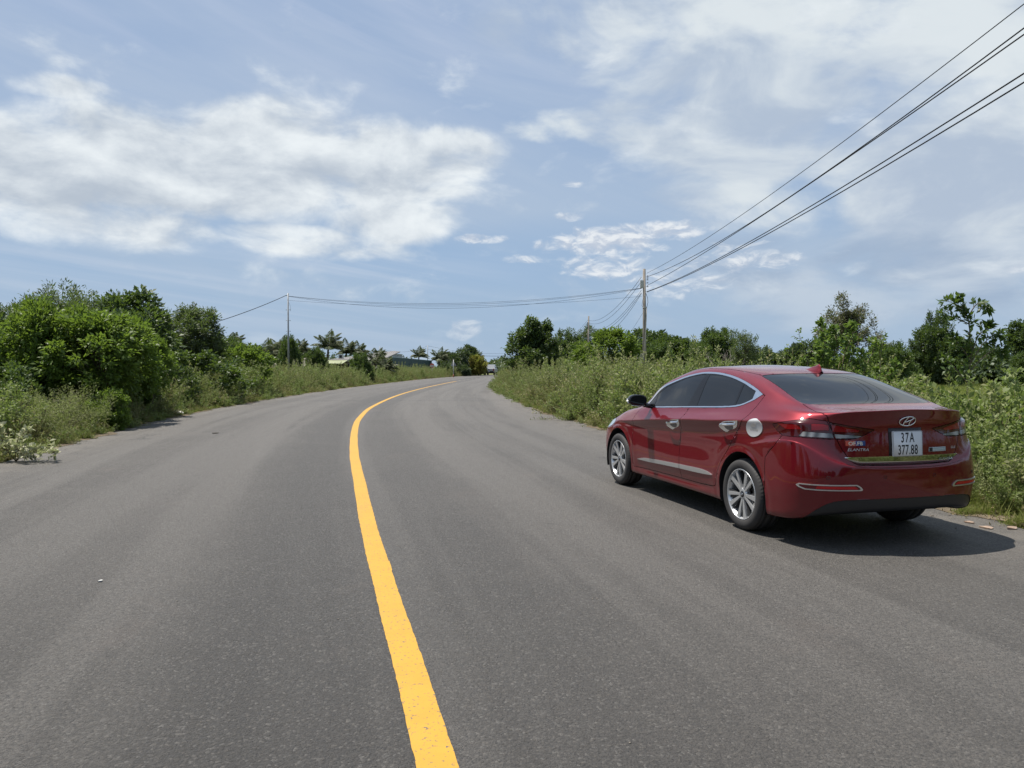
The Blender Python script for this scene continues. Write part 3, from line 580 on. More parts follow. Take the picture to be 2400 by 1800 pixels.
def trunk_bm(seed, h, r, C, z0, nl=14, forks=2, lean=0.):
    rng = random.Random(seed); bm = bmesh.new(); fork = max(.25, z0*.8)
    stems = []
    for f in range(forks):
        a = rng.uniform(0, 6.28); sp = .06*h*(f > 0); top = Vector((math.cos(a)*sp*2+lean*.6, math.sin(a)*sp*2, h*rng.uniform(.72,.85)))
        b0 = Vector((math.cos(a)*r*.6*(f > 0), math.sin(a)*r*.6*(f > 0), 0))
        pts = [b0.lerp(top, t)+Vector((rng.uniform(-.03,.03)*h*t, rng.uniform(-.03,.03)*h*t, 0)) for t in (0,.2,.4,.6,.8,1)]
        tube(bm, pts, [r*(1-.85*t) for t in (0,.2,.4,.6,.8,1)], 7); stems.append(pts)
    cs = list(C); rng.shuffle(cs)
    for c in cs[:nl]:
        c = Vector(c); pts = rng.choice(stems); zt = max(fork, c.z-.25*h*rng.uniform(.6,1.4)); b0 = min(pts, key=lambda q: abs(q.z-zt)); m = b0.lerp(c, .5)+Vector((0,0,.04*h))
        tube(bm, [b0, m, c], [r*.30, r*.18, r*.06], 5)
    return bm
# leaf colours
LM = dict(
  bright=leaf_mat('bright_green_leaves', (.115,.180,.030), (.060,.110,.022), (.165,.230,.045), .42),
  dark=leaf_mat('dark_green_leaves', (.044,.074,.027), (.068,.102,.038), (.034,.060,.024), .27),
  mid=leaf_mat('mid_green_leaves', (.055,.092,.030), (.080,.120,.040), (.042,.074,.026), .28),
  grey=leaf_mat('grey_green_leaves', (.080,.105,.055), (.105,.125,.070), (.060,.085,.042), .28),
  brown=leaf_mat('grey_brown_leaves', (.110,.100,.065), (.085,.085,.055), (.135,.115,.080), .22),
  yellow=leaf_mat('yellow_leaves', (.30,.25,.045), (.13,.16,.035), (.30,.22,.07), .35),
  palm=leaf_mat('palm_leaves', (.085,.110,.055), (.110,.130,.070), (.13,.135,.08), .22),
  far=leaf_mat('far_hazed_green_leaves', (.062,.090,.048), (.080,.105,.060), (.050,.076,.042), .2))  # far greens lightened: distance haze is put into the leaf colour
KINDS = {}
def kind(key, *a, trunk=(.05, 2, 14), **k):
    me, C = crown_mesh(key+'_crown', *a, **k); seed = a[1]; w, h, z0 = a[2:5]
    tm = bpy.data.meshes.new(key+'_trunk'); bm = trunk_bm(seed, h, trunk[0], C, z0, trunk[2], trunk[1], k.get('lean', 0.)); bm.to_mesh(tm); bm.free(); tm.polygons.foreach_set('use_smooth', [True]*len(tm.polygons)); tm.materials.append(bark_m)
    KINDS[key] = (me, tm, h)
kind('big_bright', LM['bright'], 1, 2.9, 2.9, .75, 190, 46, .145, .060, .27, trunk=(.045, 4, 60), ragged=.9)
kind('big_bright_b', LM['bright'], 2, 2.5, 2.6, .5, 150, 46, .135, .058, .26, trunk=(.04, 4, 60), ragged=.9)
kind('slim_bright', LM['bright'], 3, 2.1, 2.9, .95, 140, 60, .130, .056, .24, trunk=(.035, 1, 40), ragged=.4)
kind('feathery', LM['grey'], 4, 3.6, 4.4, .6, 300, 84, .135, .038, .36, trunk=(.07, 3, 40), ragged=.45)
kind('round_grey', LM['grey'], 5, 2.5, 4.0, .2, 330, 90, .125, .044, .30, trunk=(.07, 3, 30), ragged=.32)
kind('dark_leafy', LM['dark'], 6, 2.7, 3.8, .5, 210, 60, .17, .085, .32, trunk=(.06, 2, 44), ragged=.8, top=.05)
kind('dark_dense', LM['dark'], 7, 3.4, 3.6, .05, 430, 84, .145, .062, .32, trunk=(.08, 3, 20), ragged=.35)
kind('mid_round', LM['mid'], 8, 3.2, 3.4, .1, 330, 80, .15, .066, .32, trunk=(.07, 3, 20), ragged=.42)
kind('broad_dark', LM['dark'], 9, 6.6, 4.7, .1, 560, 90, .24, .115, .46, trunk=(.13, 3, 30), ragged=.28)
kind('wispy', LM['grey'], 10, 3.2, 4.6, .9, 150, 56, .16, .060, .40, trunk=(.06, 3, 70), ragged=.6)
kind('conifer_brown', LM['brown'], 11, 2.5, 4.8, .5, 260, 70, .13, .042, .30, trunk=(.06, 1, 60), ragged=1.1, top=.6)
kind('yellow_bush', LM['yellow'], 12, 3.6, 3.0, .3, 110, 56, .34, .17, .42, trunk=(.08, 3, 20), ragged=.45)
kind('far_round', LM['far'], 13, 5.5, 4.4, .1, 230, 74, .34, .17, .62, trunk=(.12, 3, 14), ragged=.45)
kind('far_spiky', LM['far'], 14, 4.2, 5.0, .1, 190, 70, .34, .15, .60, trunk=(.12, 2, 14), ragged=.6, top=.45)
kind('shrub', LM['mid'], 15, 1.9, 1.6, .02, 120, 70, .105, .052, .20, trunk=(.02, 4, 20), ragged=.5)
kind('shrub_bright', LM['bright'], 16, 1.8, 1.9, .05, 110, 66, .12, .060, .22, trunk=(.02, 4, 20), ragged=.5)
def plant(key, u, Y, hgt, label, cat='tree', name=None, group=None, wscale=1., v=None, x=None, z=-.06):
    """stands a plant of kind key at distance Y where it shows at column u; hgt = its height in metres"""
    me, tm, h = KINDS[key]; s = hgt/h; X = x if x is not None else (u-1200)/1783*Y
    r = empty(name or ('bush' if cat == 'bush' else 'tree'), (X, Y, z), RND.uniform(0, 6.28)); r.scale = (s*wscale, s*wscale, s); tag(r, label, cat, group)
    o = bpy.data.objects.new('crown', me); link(o); o.parent = r
    o = bpy.data.objects.new('trunk', tm); link(o); o.parent = r
    return r
hz = lambda v, Y: 1.5+(859.4-v)/1783*Y
T = [  # kind, px column, distance, px row of the top, label, category, width
 ('big_bright', 12, 19.2, 764, 'broad bright green tree at the left edge of the photo, nearest the road', 'tree', .95),
 ('slim_bright', 140, 19.0, 764, 'bright green leafy tree between two narrower ones in the left thicket', 'tree', .95),
 ('slim_bright', 238, 18.6, 752, 'young bright green tree with one thin dark stem', 'tree', 1.1),
 ('big_bright_b', 315, 21.0, 800, 'bright green bushy tree at the right end of the bright thicket on the left', 'tree', .85),
 ('slim_bright', 86, 18.3, 726, 'narrow bright green tree rising between the two broad bright ones at far left', 'tree', .75),
 ('slim_bright', 192, 19.6, 742, 'narrow bright green tree just left of the one with a dark stem', 'tree', .7),
 ('slim_bright', 292, 20.2, 758, 'narrow bright green tree before the dark topped one', 'tree', .7),
 ('slim_bright', 358, 22.0, 800, 'small bright green tree at the very end of the bright thicket', 'tree', .7),
 ('mid_round', 180, 22.5, 775, 'mid green tree standing inside the left thicket behind the bright ones', 'tree', 1.3),
 ('dark_dense', 20, 24.0, 740, 'dark tree behind the thicket at the far left edge', 'tree', 1.3),
 ('feathery', 62, 31, 688, 'tall grey green tree with rounded top behind the left thicket', 'tree', .9),
 ('feathery', 170, 28, 676, 'tallest feathery tree of the left thicket with light tufts against the sky', 'tree', .95),
 ('wispy', 250, 27, 708, 'thin wispy tree between the feathery tree and the dark topped one', 'tree', .8),
 ('dark_leafy', 313, 26.5, 702, 'dark tree with a narrow top standing above the bright thicket', 'tree', 1.0),
 ('round_grey', 438, 35, 728, 'rounded grey green tree standing free left of the steel pole', 'tree', 1.08),
 ('dark_dense', 420, 36, 800, 'dark low tree under the rounded grey green tree', 'tree', 1.2),
 ('mid_round', 520, 40, 800, 'mid green bushy tree right of the rounded grey green tree', 'tree', .95),
 ('shrub_bright', 578, 36, 822, 'bright green round bush in front of the leftmost coconut palms', 'bush', 1.0),
 ('shrub', 470, 30, 838, 'green bush at the foot of the rounded tree', 'bush', 1.3),
 ('mid_round', 676, 62, 797, 'light green tree growing round the foot of the steel pole', 'tree', .50),
 ('mid_round', 744, 60, 822, 'round green bush before the grey roofed house', 'bush', .62),
 ('mid_round', 842, 64, 833, 'green bush hiding the corner of the awning', 'bush', .75),
 ('far_round', 700, 88, 812, 'far tree behind the brownish roof', 'tree', 1.0),
 ('far_round', 625, 80, 815, 'far dark tree left of the steel pole behind palms', 'tree', .8),
 ('far_round', 1062, 120, 824, 'dark round tree right of the palms near the road sign', 'tree', .85),
 ('far_spiky', 1106, 126, 817, 'dark pointed tree behind the yellow bush', 'tree', .9),
 ('yellow_bush', 1121, 122, 838, 'yellow leaved bush left of the white pickup', 'bush', .70),
 ('far_round', 1045, 112, 850, 'low dark bush behind the triangular sign', 'bush', .9),
 ('far_round', 1088, 116, 855, 'low green bush left of the yellow one', 'bush', .8),
 ('far_round', 1160, 180, 842, 'far tree beyond the pickup truck', 'tree', .9),
 ('far_round', 1180, 215, 846, 'farthest low tree at the end of the road', 'tree', 1.2),
 ('far_spiky', 1205, 170, 844, 'small far tree left of the dark thicket on the right verge', 'tree', .7),
 ('far_round', 960, 135, 845, 'low far tree above the shed roof', 'tree', .9),
 ('dark_leafy', 1248, 47, 760, 'dark tree with a high irregular top, first on the right side of the road', 'tree', .92),
 ('dark_dense', 1258, 47, 790, 'dark dense tree close behind the first one on the right', 'tree', .75),
 ('dark_dense', 1305, 52, 782, 'dark rounded tree between the first right hand tree and the second pole', 'tree', .85),
 ('wispy', 1385, 104, 772, 'thin wispy tree round the second power pole', 'tree', .8),
 ('mid_round', 1345, 102, 800, 'mid green tree left of the bright one before the near pole', 'tree', .9),
 ('slim_bright', 1430, 37, 782, 'bright green tree left of the near power pole', 'tree', 1.1),
 ('big_bright_b', 1400, 38, 812, 'bright green low tree under the bright one near the pole', 'tree', .9),
 ('dark_leafy', 1488, 62, 842, 'small dark bush behind the near power pole', 'bush', .9),
 ('broad_dark', 1572, 76, 780, 'broad dark umbrella shaped tree right of the near power pole', 'tree', 1.12),
 ('mid_round', 1548, 55, 812, 'green tree in front of the broad dark one', 'tree', .9),
 ('mid_round', 1682, 70, 780, 'green tree right of the broad dark tree', 'tree', .85),
 ('mid_round', 1640, 66, 815, 'mid green tree behind the dead branches', 'tree', .9),
 ('wispy', 1745, 62, 784, 'sparse brownish tree with open branches above the car roof', 'tree', .85),
 ('far_round', 1770, 85, 822, 'low dark tree left of the small palm', 'tree', .9),
 ('far_round', 1825, 88, 824, 'low dark tree right of the small palm', 'tree', .9),
 ('far_round', 1880, 78, 800, 'dark tree behind the tall shrub above the car roof', 'tree', .8),
 ('far_round', 1715, 95, 826, 'far low tree in the gap above the car roof', 'tree', .9),
 ('conifer_brown', 1985, 38, 708, 'tall narrow grey brown tree above the rear of the car roof', 'tree', 1.0),
 ('mid_round', 2080, 36, 812, 'round green bush between the narrow brown tree and the dark dense one', 'bush', .9),
 ('mid_round', 2110, 48, 835, 'low green tree behind the round bush', 'tree', 1.0),
 ('far_round', 2130, 70, 828, 'far tree at the left foot of the dark dense tree', 'tree', .8),
 ('dark_dense', 2190, 55, 742, 'dense dark tree standing in the pasture right of the car', 'tree', .62),
 ('dark_leafy', 2150, 56, 818, 'low dark branchy tree at the left foot of the dense one', 'tree', .8),
 ('dark_leafy', 2250, 53, 800, 'dark bush at the right foot of the dense tree', 'bush', .8),
 ('mid_round', 2305, 60, 818, 'mid green tree behind the tall leafy sapling', 'tree', .8),
 ('dark_dense', 2350, 62, 826, 'dark low tree left of the one at the right margin', 'tree', .9),
 ('dark_leafy', 2398, 60, 765, 'dark pointed tree at the right margin of the photo', 'tree', .9),
 ('mid_round', 2420, 48, 828, 'mid green tree low at the right margin', 'tree', .9),
]
for key, u, Y, v, lb, cat, ws in T: plant(key, u, Y, hz(v, Y)*1.06, lb, cat, wscale=ws*1.08)
B = [('mid_round', 9.5, -9, 3.6, 'tree'), ('dark_dense', 11, -14, 4.2, 'tree'), ('big_bright', 12.5, -6, 3.4, 'tree'), ('feathery', 14, -19, 4.8, 'tree'), ('mid_round', 4, -30, 4.5, 'tree'), ('dark_dense', 0.5, -33, 4.6, 'tree'), ('mid_round', 8, -27, 4.2, 'tree'),
     ('big_bright', -7.5, -10, 3.2, 'tree'), ('dark_dense', -9, -16, 4.4, 'tree'), ('mid_round', -6, -22, 4.2, 'tree'), ('feathery', -10, -5, 4.2, 'tree'), ('mid_round', -3.5, -30, 4.6, 'tree'), ('big_bright_b', -8.8, 1.0, 2.8, 'tree'), ('mid_round', -9.8, 6.0, 3.0, 'tree')]
W_ = ['right verge, nearest to the car', 'right verge, second from the car', 'right verge, beside the power pole', 'right verge, farthest out in the field', 'end of the road on its right', 'middle of the view back along the road', 'right verge before the far trees',
      'left verge, bright one beside the camera', 'left verge, dark one', 'left verge, before the far trees', 'left verge, feathery one', 'end of the road on its left', 'left verge, level with the camera', 'left verge, just ahead of the camera']
for i, (k_, x_, y_, h_, c_) in enumerate(B): plant(k_, 0, y_, h_, 'tree outside the photo behind the camera: '+W_[i], c_, x=x_, wscale=1.2)
# far belt of woodland nobody could count
rng = np.random.default_rng(5); Vs = []; Fs = []; nb = 0
for u0, u1, Y, top, cnt in ((1430, 2500, 120, 3.6, 300), (1150, 1500, 150, 3.8, 90), (-700, 900, 120, 4.2, 330), (2200, 3600, 60, 3.2, 160), (-1500, 100, 50, 3.8, 160), (-9000, -1500, 12, 3.0, 0)):
    for _ in range(cnt):
        u = rng.uniform(u0, u1); y = Y*rng.uniform(.95, 1.15); x = (u-1200)/1783*Y; k = 110
        hh = top*rng.uniform(.55, 1.0); w = rng.uniform(1.0, 2.2); c = unit(rng.normal(size=(k,3)))*rng.uniform(.5, 1, (k,1))
        P = np.stack([x+c[:,0]*w, y+c[:,1]*w, np.abs(hh*.55+c[:,2]*hh*.45)], 1); D = unit(rng.normal(size=(k,3))); V, F = leaves_mesh(P, D, rng.uniform(.3,.55,k), .24, rng)
        Vs.append(V); Fs.append(F+nb); nb += len(V)
wood = link(bpy.data.objects.new('woodland', np_mesh('woodland', np.concatenate(Vs), np.concatenate(Fs), LM['far']))); tag(wood, 'far belt of dark woodland along the horizon', 'woodland', kind='stuff')

# --- coconut palms
def palm_mesh(seed, nf=17, R=2.1, wind=.55):
    rng = np.random.default_rng(seed); P = []; D = []; Ln = []; bm = bmesh.new()
    for i in range(nf):
        a = 2*math.pi*i/nf*2.4+rng.uniform(-.2,.2); e = .15+1.25*((i*7 % nf)/nf); L_ = R*rng.uniform(.8,1.1)
        d = np.array([math.cos(a)*math.cos(e), math.sin(a)*math.cos(e), math.sin(e)]); pts = []; p = np.zeros(3); k = 11
        for j in range(k):
            pts.append(p.copy()); d = unit(d + np.array([wind*.07, 0, -.035-.014*j])); p = p + d*L_/k
        tube(bm, pts, [.030*(1-.8*j/k) for j in range(k)], 4)
        for j in range(1, k):
            dd = unit(pts[j]-pts[j-1]); s = unit(np.cross(dd, [0,0,1.]))
            for m in range(9):
                q = pts[j-1]+(pts[j]-pts[j-1])*m/9
                for sg_ in (-1, 1):
                    P.append(q); D.append(unit(s*sg_*.9+dd*.55+np.array([wind*.35,0,-.45])+rng.normal(size=3)*.08)); Ln.append((.56*math.sin(math.pi*min(1,(j+m/9)/k*.9+.12))+.10)*R/2.1)
    V, F = leaves_mesh(np.array(P), np.array(D), np.array(Ln), .055, rng, .1, .1)
    return np_mesh('palm_crown', V, F, LM['palm']), bm
palmK = []
for s_ in range(4):
    me, bm = palm_mesh(50+s_); rm = bpy.data.meshes.new('palm_ribs'); bm.to_mesh(rm); bm.free(); rm.materials.append(stem_m); palmK.append((me, rm))
PT = [(545, 66, 786, 'coconut palm leftmost of the row, beside the mid green tree', .9), (622, 70, 806, 'low coconut palm left of the steel pole', 1.0), (600, 72, 820, 'small coconut palm beside the bright round bush', .8), (655, 76, 798, 'coconut palm just left of the steel pole', 1.0), (700, 80, 800, 'coconut palm right of the steel pole', .9),
      (770, 84, 785, 'tallest coconut palm above the grey roofed house', 1.15), (812, 90, 803, 'coconut palm right of the tallest one', 1.0), (838, 92, 808, 'coconut palm with upright fronds at the roof ridge', .9), (880, 76, 822, 'coconut palm in front of the pinkish house', .95), (900, 74, 842, 'low drooping palm before the shed', .8),
      (982, 122, 818, 'coconut palm behind the shed roof', 1.0), (1030, 116, 822, 'large coconut palm right of the shed', 1.1), (1045, 124, 828, 'coconut palm close behind the large one right of the shed', 1.0), (1118, 130, 826, 'coconut palm behind the pointed dark tree', .8), (1792, 92, 816, 'small feathery palm above the roof of the red car', .75), (945, 130, 838, 'tiny far palm above the shed roof', .7)]
for i, (u, Y, v, lb, s) in enumerate(PT):
    zt = 1.5+(859.4-v)/1783*Y; zc = max(.8, zt-1.15*s)
    r = empty('coconut_palm', ((u-1200)/1783*Y, Y, -.06)); tag(r, lb, 'palm tree', 'coconut palms round the houses')
    me, rm = palmK[i % 4]; o = link(bpy.data.objects.new('crown', me)); o.parent = r; o.location = (0,0,zc); o.scale = (s,s,s); o.rotation_euler = (0, 0, RND.uniform(-.5,.5))
    q = link(bpy.data.objects.new('ribs', rm)); q.parent = o
    bm = bmesh.new(); tube(bm, [(-.25,0,0),(-.12,0,zc*.5),(0,0,zc)], [.17,.12,.10], 8); part('trunk', bm, bark_m, r)
# --- dead grey branches above the car roof at the left
bm = bmesh.new(); rr = random.Random(4)
def twigs(p, d, L_, r, n):
    q = p+d*L_; tube(bm, [p, p.lerp(q,.5)+Vector((rr.uniform(-.03,.03),0,rr.uniform(-.02,.02))), q], [r, r*.8, r*.55], 5)
    if n:
        for _ in range(3): twigs(p.lerp(q, rr.uniform(.45,1)), (d+Vector((rr.uniform(-.8,.8),rr.uniform(-.5,.5),rr.uniform(-.2,.5)))).normalized(), L_*rr.uniform(.55,.8), r*.55, n-1)
for a in (-.5, -.1, .3): twigs(Vector((a*.2,0,0)), Vector((a, 0, 1)).normalized(), 1.3, .035, 3)
o = part('dead_shrub', bm, mat_noise('dead_wood', (.36,.32,.28), (.25,.22,.19), 8, .9, 0)); o.location = ((1702-1200)/1783*52, 52, -.06); tag(o, 'bare grey dead shrub before green trees, left above the car roof', 'dead shrub')

# --- sapling with large leaves at the right and leafy climber shrub
def stemmy(name, label, x, y, stems, leaf, ln, wd, per, cat, seed, z=-.06, r0=.014, spread=.5):
    rng = np.random.default_rng(seed); bm = bmesh.new(); P = []; D = []
    for pts, dens in stems:
        pts = [Vector(p) for p in pts]; fine = []
        for i in range(len(pts)-1):
            p0 = pts[max(i-1,0)]; p1 = pts[i]; p2 = pts[i+1]; p3 = pts[min(i+2,len(pts)-1)]
            for k in range(5):
                t = k/5; fine.append(.5*(2*p1+(p2-p0)*t+(2*p0-5*p1+4*p2-p3)*t*t+(3*p1-p0-3*p2+p3)*t**3))
        fine.append(pts[-1]); n = len(fine); tube(bm, fine, [r0*(1-.75*i/n) for i in range(n)], 6)
        for i in range(int(n*.25), n):
            for _ in range(dens):
                d = fine[i]-fine[i-1]; d.normalize(); v = Vector(rng.normal(size=3)); v = (v-d*v.dot(d)).normalized(); 
                q = fine[i]+v*rng.uniform(0,.03); P.append(q); D.append((v*.8+d*.55+Vector((0,0,.05))).normalized())
            if rng.random() < spread:       # side twig
                d = fine[i]-fine[i-1]; d.normalize(); v = Vector(rng.normal(size=3)); v = (v-d*v.dot(d)).normalized(); L_ = rng.uniform(.12,.34)*(1.2-i/n)
                e = (v+d*.6+Vector((0,0,.2))).normalized(); tube(bm, [fine[i], fine[i]+e*L_], [.005,.003], 4)
                for k in range(per):
                    w = Vector(rng.normal(size=3)); w = (w-e*w.dot(e)).normalized(); P.append(fine[i]+e*L_*rng.uniform(.25,1)); D.append((w*.7+e*.7).normalized())
    V, F = leaves_mesh(np.array(P), np.array(D), ln*rng.uniform(.7,1.2,len(P)), wd*rng.uniform(.8,1.1,len(P)), rng, .15, .12)
    r = empty(name, (x, y, z)); tag(r, label, cat); part('stems', bm, stem_m if cat != 'sapling' else bark_m, r); o = link(bpy.data.objects.new('leaves', np_mesh('leaves', V, F, leaf))); o.parent = r; return r
Y = 17.0; X = (2262-1200)/1783*Y; q = lambda u, v, dy=0.: ((u-2262)/1783*Y, dy, 1.5+(859.4-v)/1783*Y)
stemmy('sapling', 'tall sparse sapling with big leaves leaning above the pasture at the right', X, Y, [
  ([(0,0,0), q(2268,900), q(2275,830), q(2270,770), q(2262,735), q(2240,698)], 2), ([q(2272,800), q(2268,750), q(2250,720), q(2215,705)], 2), ([q(2266,745), q(2285,715), q(2305,710), q(2310,730)], 2),
  ([q(2275,850), q(2300,810), q(2330,785), q(2355,790)], 3), ([q(2272,870), q(2312,830), q(2340,820), q(2350,835)], 3), ([q(2270,760), q(2236,745), q(2205,735)], 2), ([q(2275,835), q(2290,790), q(2310,772), q(2318,765)], 2), ([q(2272,840), q(2248,810), q(2235,790)], 2), ([q(2270,900), q(2235,860), q(2215,840)], 3)],
  leaf_mat('sapling_leaves', (.055,.095,.028), (.085,.15,.035), (.045,.08,.025), .32), .150, .068, 6, 'sapling', 21, spread=.8, r0=.014)
Y2 = 15.5; q = lambda u, v, dy=0.: ((u-1960)/1783*Y2, dy, 1.5+(859.4-v)/1783*Y2)
rs = random.Random(9); st = []
for (u, v) in ((1925,758),(1945,800),(1975,778),(1990,800),(2010,785),(1905,815),(1880,845),(2035,825),(2060,850),(1950,830),(1920,790),(1990,840),(2090,865),(2015,850),(1860,868),(1895,830),(1940,770),(2000,760),(2045,800)):
    b = 1960+(u-1960)*.35; dy = rs.uniform(-.6,.6); st.append(([q(b,1010,dy), q((b+u)/2+rs.uniform(-10,10),(v+940)/2,dy), q(u,v+25,dy*1.2), q(u+rs.uniform(-9,9),v,dy*1.3)], 3))
stemmy('climber_shrub', 'light green leafy shrub rising behind the rear of the car roof', (1960-1200)/1783*Y2, Y2, st, leaf_mat('climber_leaves', (.12,.19,.045), (.085,.14,.035), (.15,.21,.07), .36), .105, .064, 8, 'bush', 22, spread=.95)
Y3 = 14.0; q = lambda u, v, dy=0.: ((u-2065)/1783*Y3, dy, 1.5+(859.4-v)/1783*Y3)
stemmy('young_shoot', 'thin shoot with bright leaf tuft right of the narrow brown tree', (2065-1200)/1783*Y3, Y3, [([q(2060,1000), q(2062,880), q(2066,820), q(2072,790)], 2), ([q(2064,840), q(2056,812), q(2050,800)], 2)], LM['bright'], .085, .045, 4, 'shoot', 23, spread=.3, r0=.008)
q = lambda u, v, dy=0.: ((u-1880)/1783*Y3, dy, 1.5+(859.4-v)/1783*Y3)
stemmy('vine_shoot', 'curling vine tip sticking up above the weeds behind the car roof', (1880-1200)/1783*Y3, Y3, [([q(1900,1000), q(1895,880), q(1885,815), q(1876,795), q(1870,775)], 1), ([q(1890,880), q(1868,850), q(1850,830), q(1840,826)], 2)], LM['bright'], .06, .04, 4, 'shoot', 24, spread=.3, r0=.007)

# --- instanced ground cover
def scatter(name, pts, rot, scl, idx, meshes, label, cat, mat=None):
    src = bpy.data.collections.new(name+'_kinds')
    for i, me in enumerate(meshes): o = bpy.data.objects.new('%s_kind' % name, me); src.objects.link(o)
    me = bpy.data.meshes.new(name); me.vertices.add(len(pts)); me.vertices.foreach_set('co', np.asarray(pts, np.float32).ravel())
    a = me.attributes.new('rot', 'FLOAT_VECTOR', 'POINT'); a.data.foreach_set('vector', np.asarray(rot, np.float32).ravel())
    a = me.attributes.new('scl', 'FLOAT', 'POINT'); a.data.foreach_set('value', np.asarray(scl, np.float32)); a = me.attributes.new('idx', 'INT', 'POINT'); a.data.foreach_set('value', np.asarray(idx, np.int32))
    o = link(bpy.data.objects.new(name, me)); md = o.modifiers.new('scatter', 'NODES'); ng = bpy.data.node_groups.new(name, 'GeometryNodeTree'); md.node_group = ng
    ng.interface.new_socket('Geometry', in_out='INPUT', socket_type='NodeSocketGeometry'); ng.interface.new_socket('Geometry', in_out='OUTPUT', socket_type='NodeSocketGeometry')
    N = ng.nodes; L = ng.links; gi = N.new('NodeGroupInput'); go = N.new('NodeGroupOutput'); ci = N.new('GeometryNodeCollectionInfo'); ci.inputs[0].default_value = src; ci.inputs[1].default_value = True; ci.inputs[2].default_value = True
    iop = N.new('GeometryNodeInstanceOnPoints'); L.new(gi.outputs[0], iop.inputs['Points']); L.new(ci.outputs[0], iop.inputs['Instance']); iop.inputs['Pick Instance'].default_value = True
    def at(nm, ty):
        n = N.new('GeometryNodeInputNamedAttribute'); n.data_type = ty; n.inputs[0].default_value = nm; return n.outputs[0]
    L.new(at('idx', 'INT'), iop.inputs['Instance Index']); e2r = N.new('FunctionNodeEulerToRotation'); L.new(at('rot', 'FLOAT_VECTOR'), e2r.inputs[0]); L.new(e2r.outputs[0], iop.inputs['Rotation']); L.new(at('scl', 'FLOAT'), iop.inputs['Scale'])
    L.new(iop.outputs[0], go.inputs[0]); tag(o, label, cat, kind='stuff'); return o
def weed_mesh(seed, h, nst, per, ln, wd, spread, mat, bushy=1., lean=.25):
    rng = np.random.default_rng(seed); P = []; D = []; V0 = []; F0 = []; nb = 0
    for s in range(nst):
        a = rng.uniform(0, 2*math.pi); hh = h*rng.uniform(.55, 1.05); k = 12; p = np.array([rng.normal()*.05, rng.normal()*.05, 0.]); d = unit(np.array([math.cos(a)*spread, math.sin(a)*spread, 1.])); pts = [p]
        for j in range(k): d = unit(d+np.array([lean*.06, 0, .02])+rng.normal(size=3)*.07); p = p+d*hh/k; pts.append(p)
        pts = np.array(pts)
        for j in range(k):               # flat stem pieces
            w_ = .0045*(1-.7*j/k); s1 = unit(np.cross(pts[j+1]-pts[j], rng.normal(size=3))); V0 += [pts[j]-s1*w_, pts[j]+s1*w_, pts[j+1]+s1*w_*.8, pts[j+1]-s1*w_*.8]
        m = int(per*hh/h)
        t = rng.beta(1.5, 1.0, m)*.97+.03; i0 = np.minimum((t*k).astype(int), k-1); base = pts[i0]+(pts[i0+1]-pts[i0])*(t*k-i0)[:,None]; ax = unit(pts[i0+1]-pts[i0])
        v = rng.normal(size=(m,3)); v = unit(v-ax*(v*ax).sum(1)[:,None]); rr_ = rng.uniform(0, .11*bushy, m)*(1.15-t)
        P.append(base+(v*.8+ax*.6)*rr_[:,None]); D.append(unit(v*.8+ax*.55+np.array([0,0,.15])+rng.normal(size=(m,3))*.25))
    P = np.concatenate(P); D = np.concatenate(D); V, F = leaves_mesh(P, D, ln*rng.uniform(.6,1.25,len(P)), wd*rng.uniform(.7,1.2,len(P)), rng, .15)
    V0 = np.array(V0); F0 = np.arange(len(V0)).reshape(-1,4)
    me = np_mesh('weed', np.concatenate([V, V0]), np.concatenate([F, F0+len(V)]), mat); me.materials.append(stem_m); mi = np.zeros(len(F)+len(F0), np.int32); mi[len(F):] = 1; me.polygons.foreach_set('material_index', mi); return me
wm1 = leaf_mat('weed_leaves', (.215,.235,.095), (.275,.275,.145), (.170,.195,.075), .36, .6, .25)
wm2 = leaf_mat('dry_weed_leaves', (.240,.230,.110), (.250,.205,.110), (.190,.195,.085), .30, .65, .2)
wm3 = leaf_mat('lush_weed_leaves', (.175,.225,.070), (.235,.265,.115), (.130,.180,.060), .36, .55, .3)
wm4 = leaf_mat('pale_leaf_weed', (.38,.38,.24), (.27,.29,.15), (.44,.42,.30), .30, .6, .3)
gm_ = leaf_mat('grass_blades', (.190,.220,.055), (.250,.250,.085), (.140,.180,.045), .35, .6, .25); dm_ = leaf_mat('dry_grass', (.26,.21,.11), (.19,.15,.08), (.32,.26,.15), .2, .8, .1)
weeds = [weed_mesh(1, 1.15, 11, 80, .052, .024, .30, wm1), weed_mesh(2, 1.2, 12, 78, .050, .022, .34, wm1), weed_mesh(3, 1.0, 10, 78, .050, .022, .42, wm2), weed_mesh(4, 1.05, 12, 80, .056, .030, .34, wm3, 1.1), weed_mesh(5, .55, 10, 55, .050, .027, .6, wm3, 1.2), weed_mesh(6, .45, 9, 46, .046, .022, .7, wm2, 1.2),
         weed_mesh(7, .95, 12, 95, .052, .034, .36, wm3, 1.2), weed_mesh(8, .8, 11, 85, .050, .032, .5, wm1, 1.2), weed_mesh(9, .5, 14, 34, .030, .010, .9, dm_, .8), weed_mesh(10, 1.25, 5, 90, .060, .020, .25, wm1, .55)]
def noise2(x, y, s): return .5+.25*math.sin(x*1.7*s+3*math.sin(y*.9*s))+.25*math.sin(y*2.1*s+2*math.sin(x*1.3*s+1))
pts = []; rot = []; scl = []; idx = []
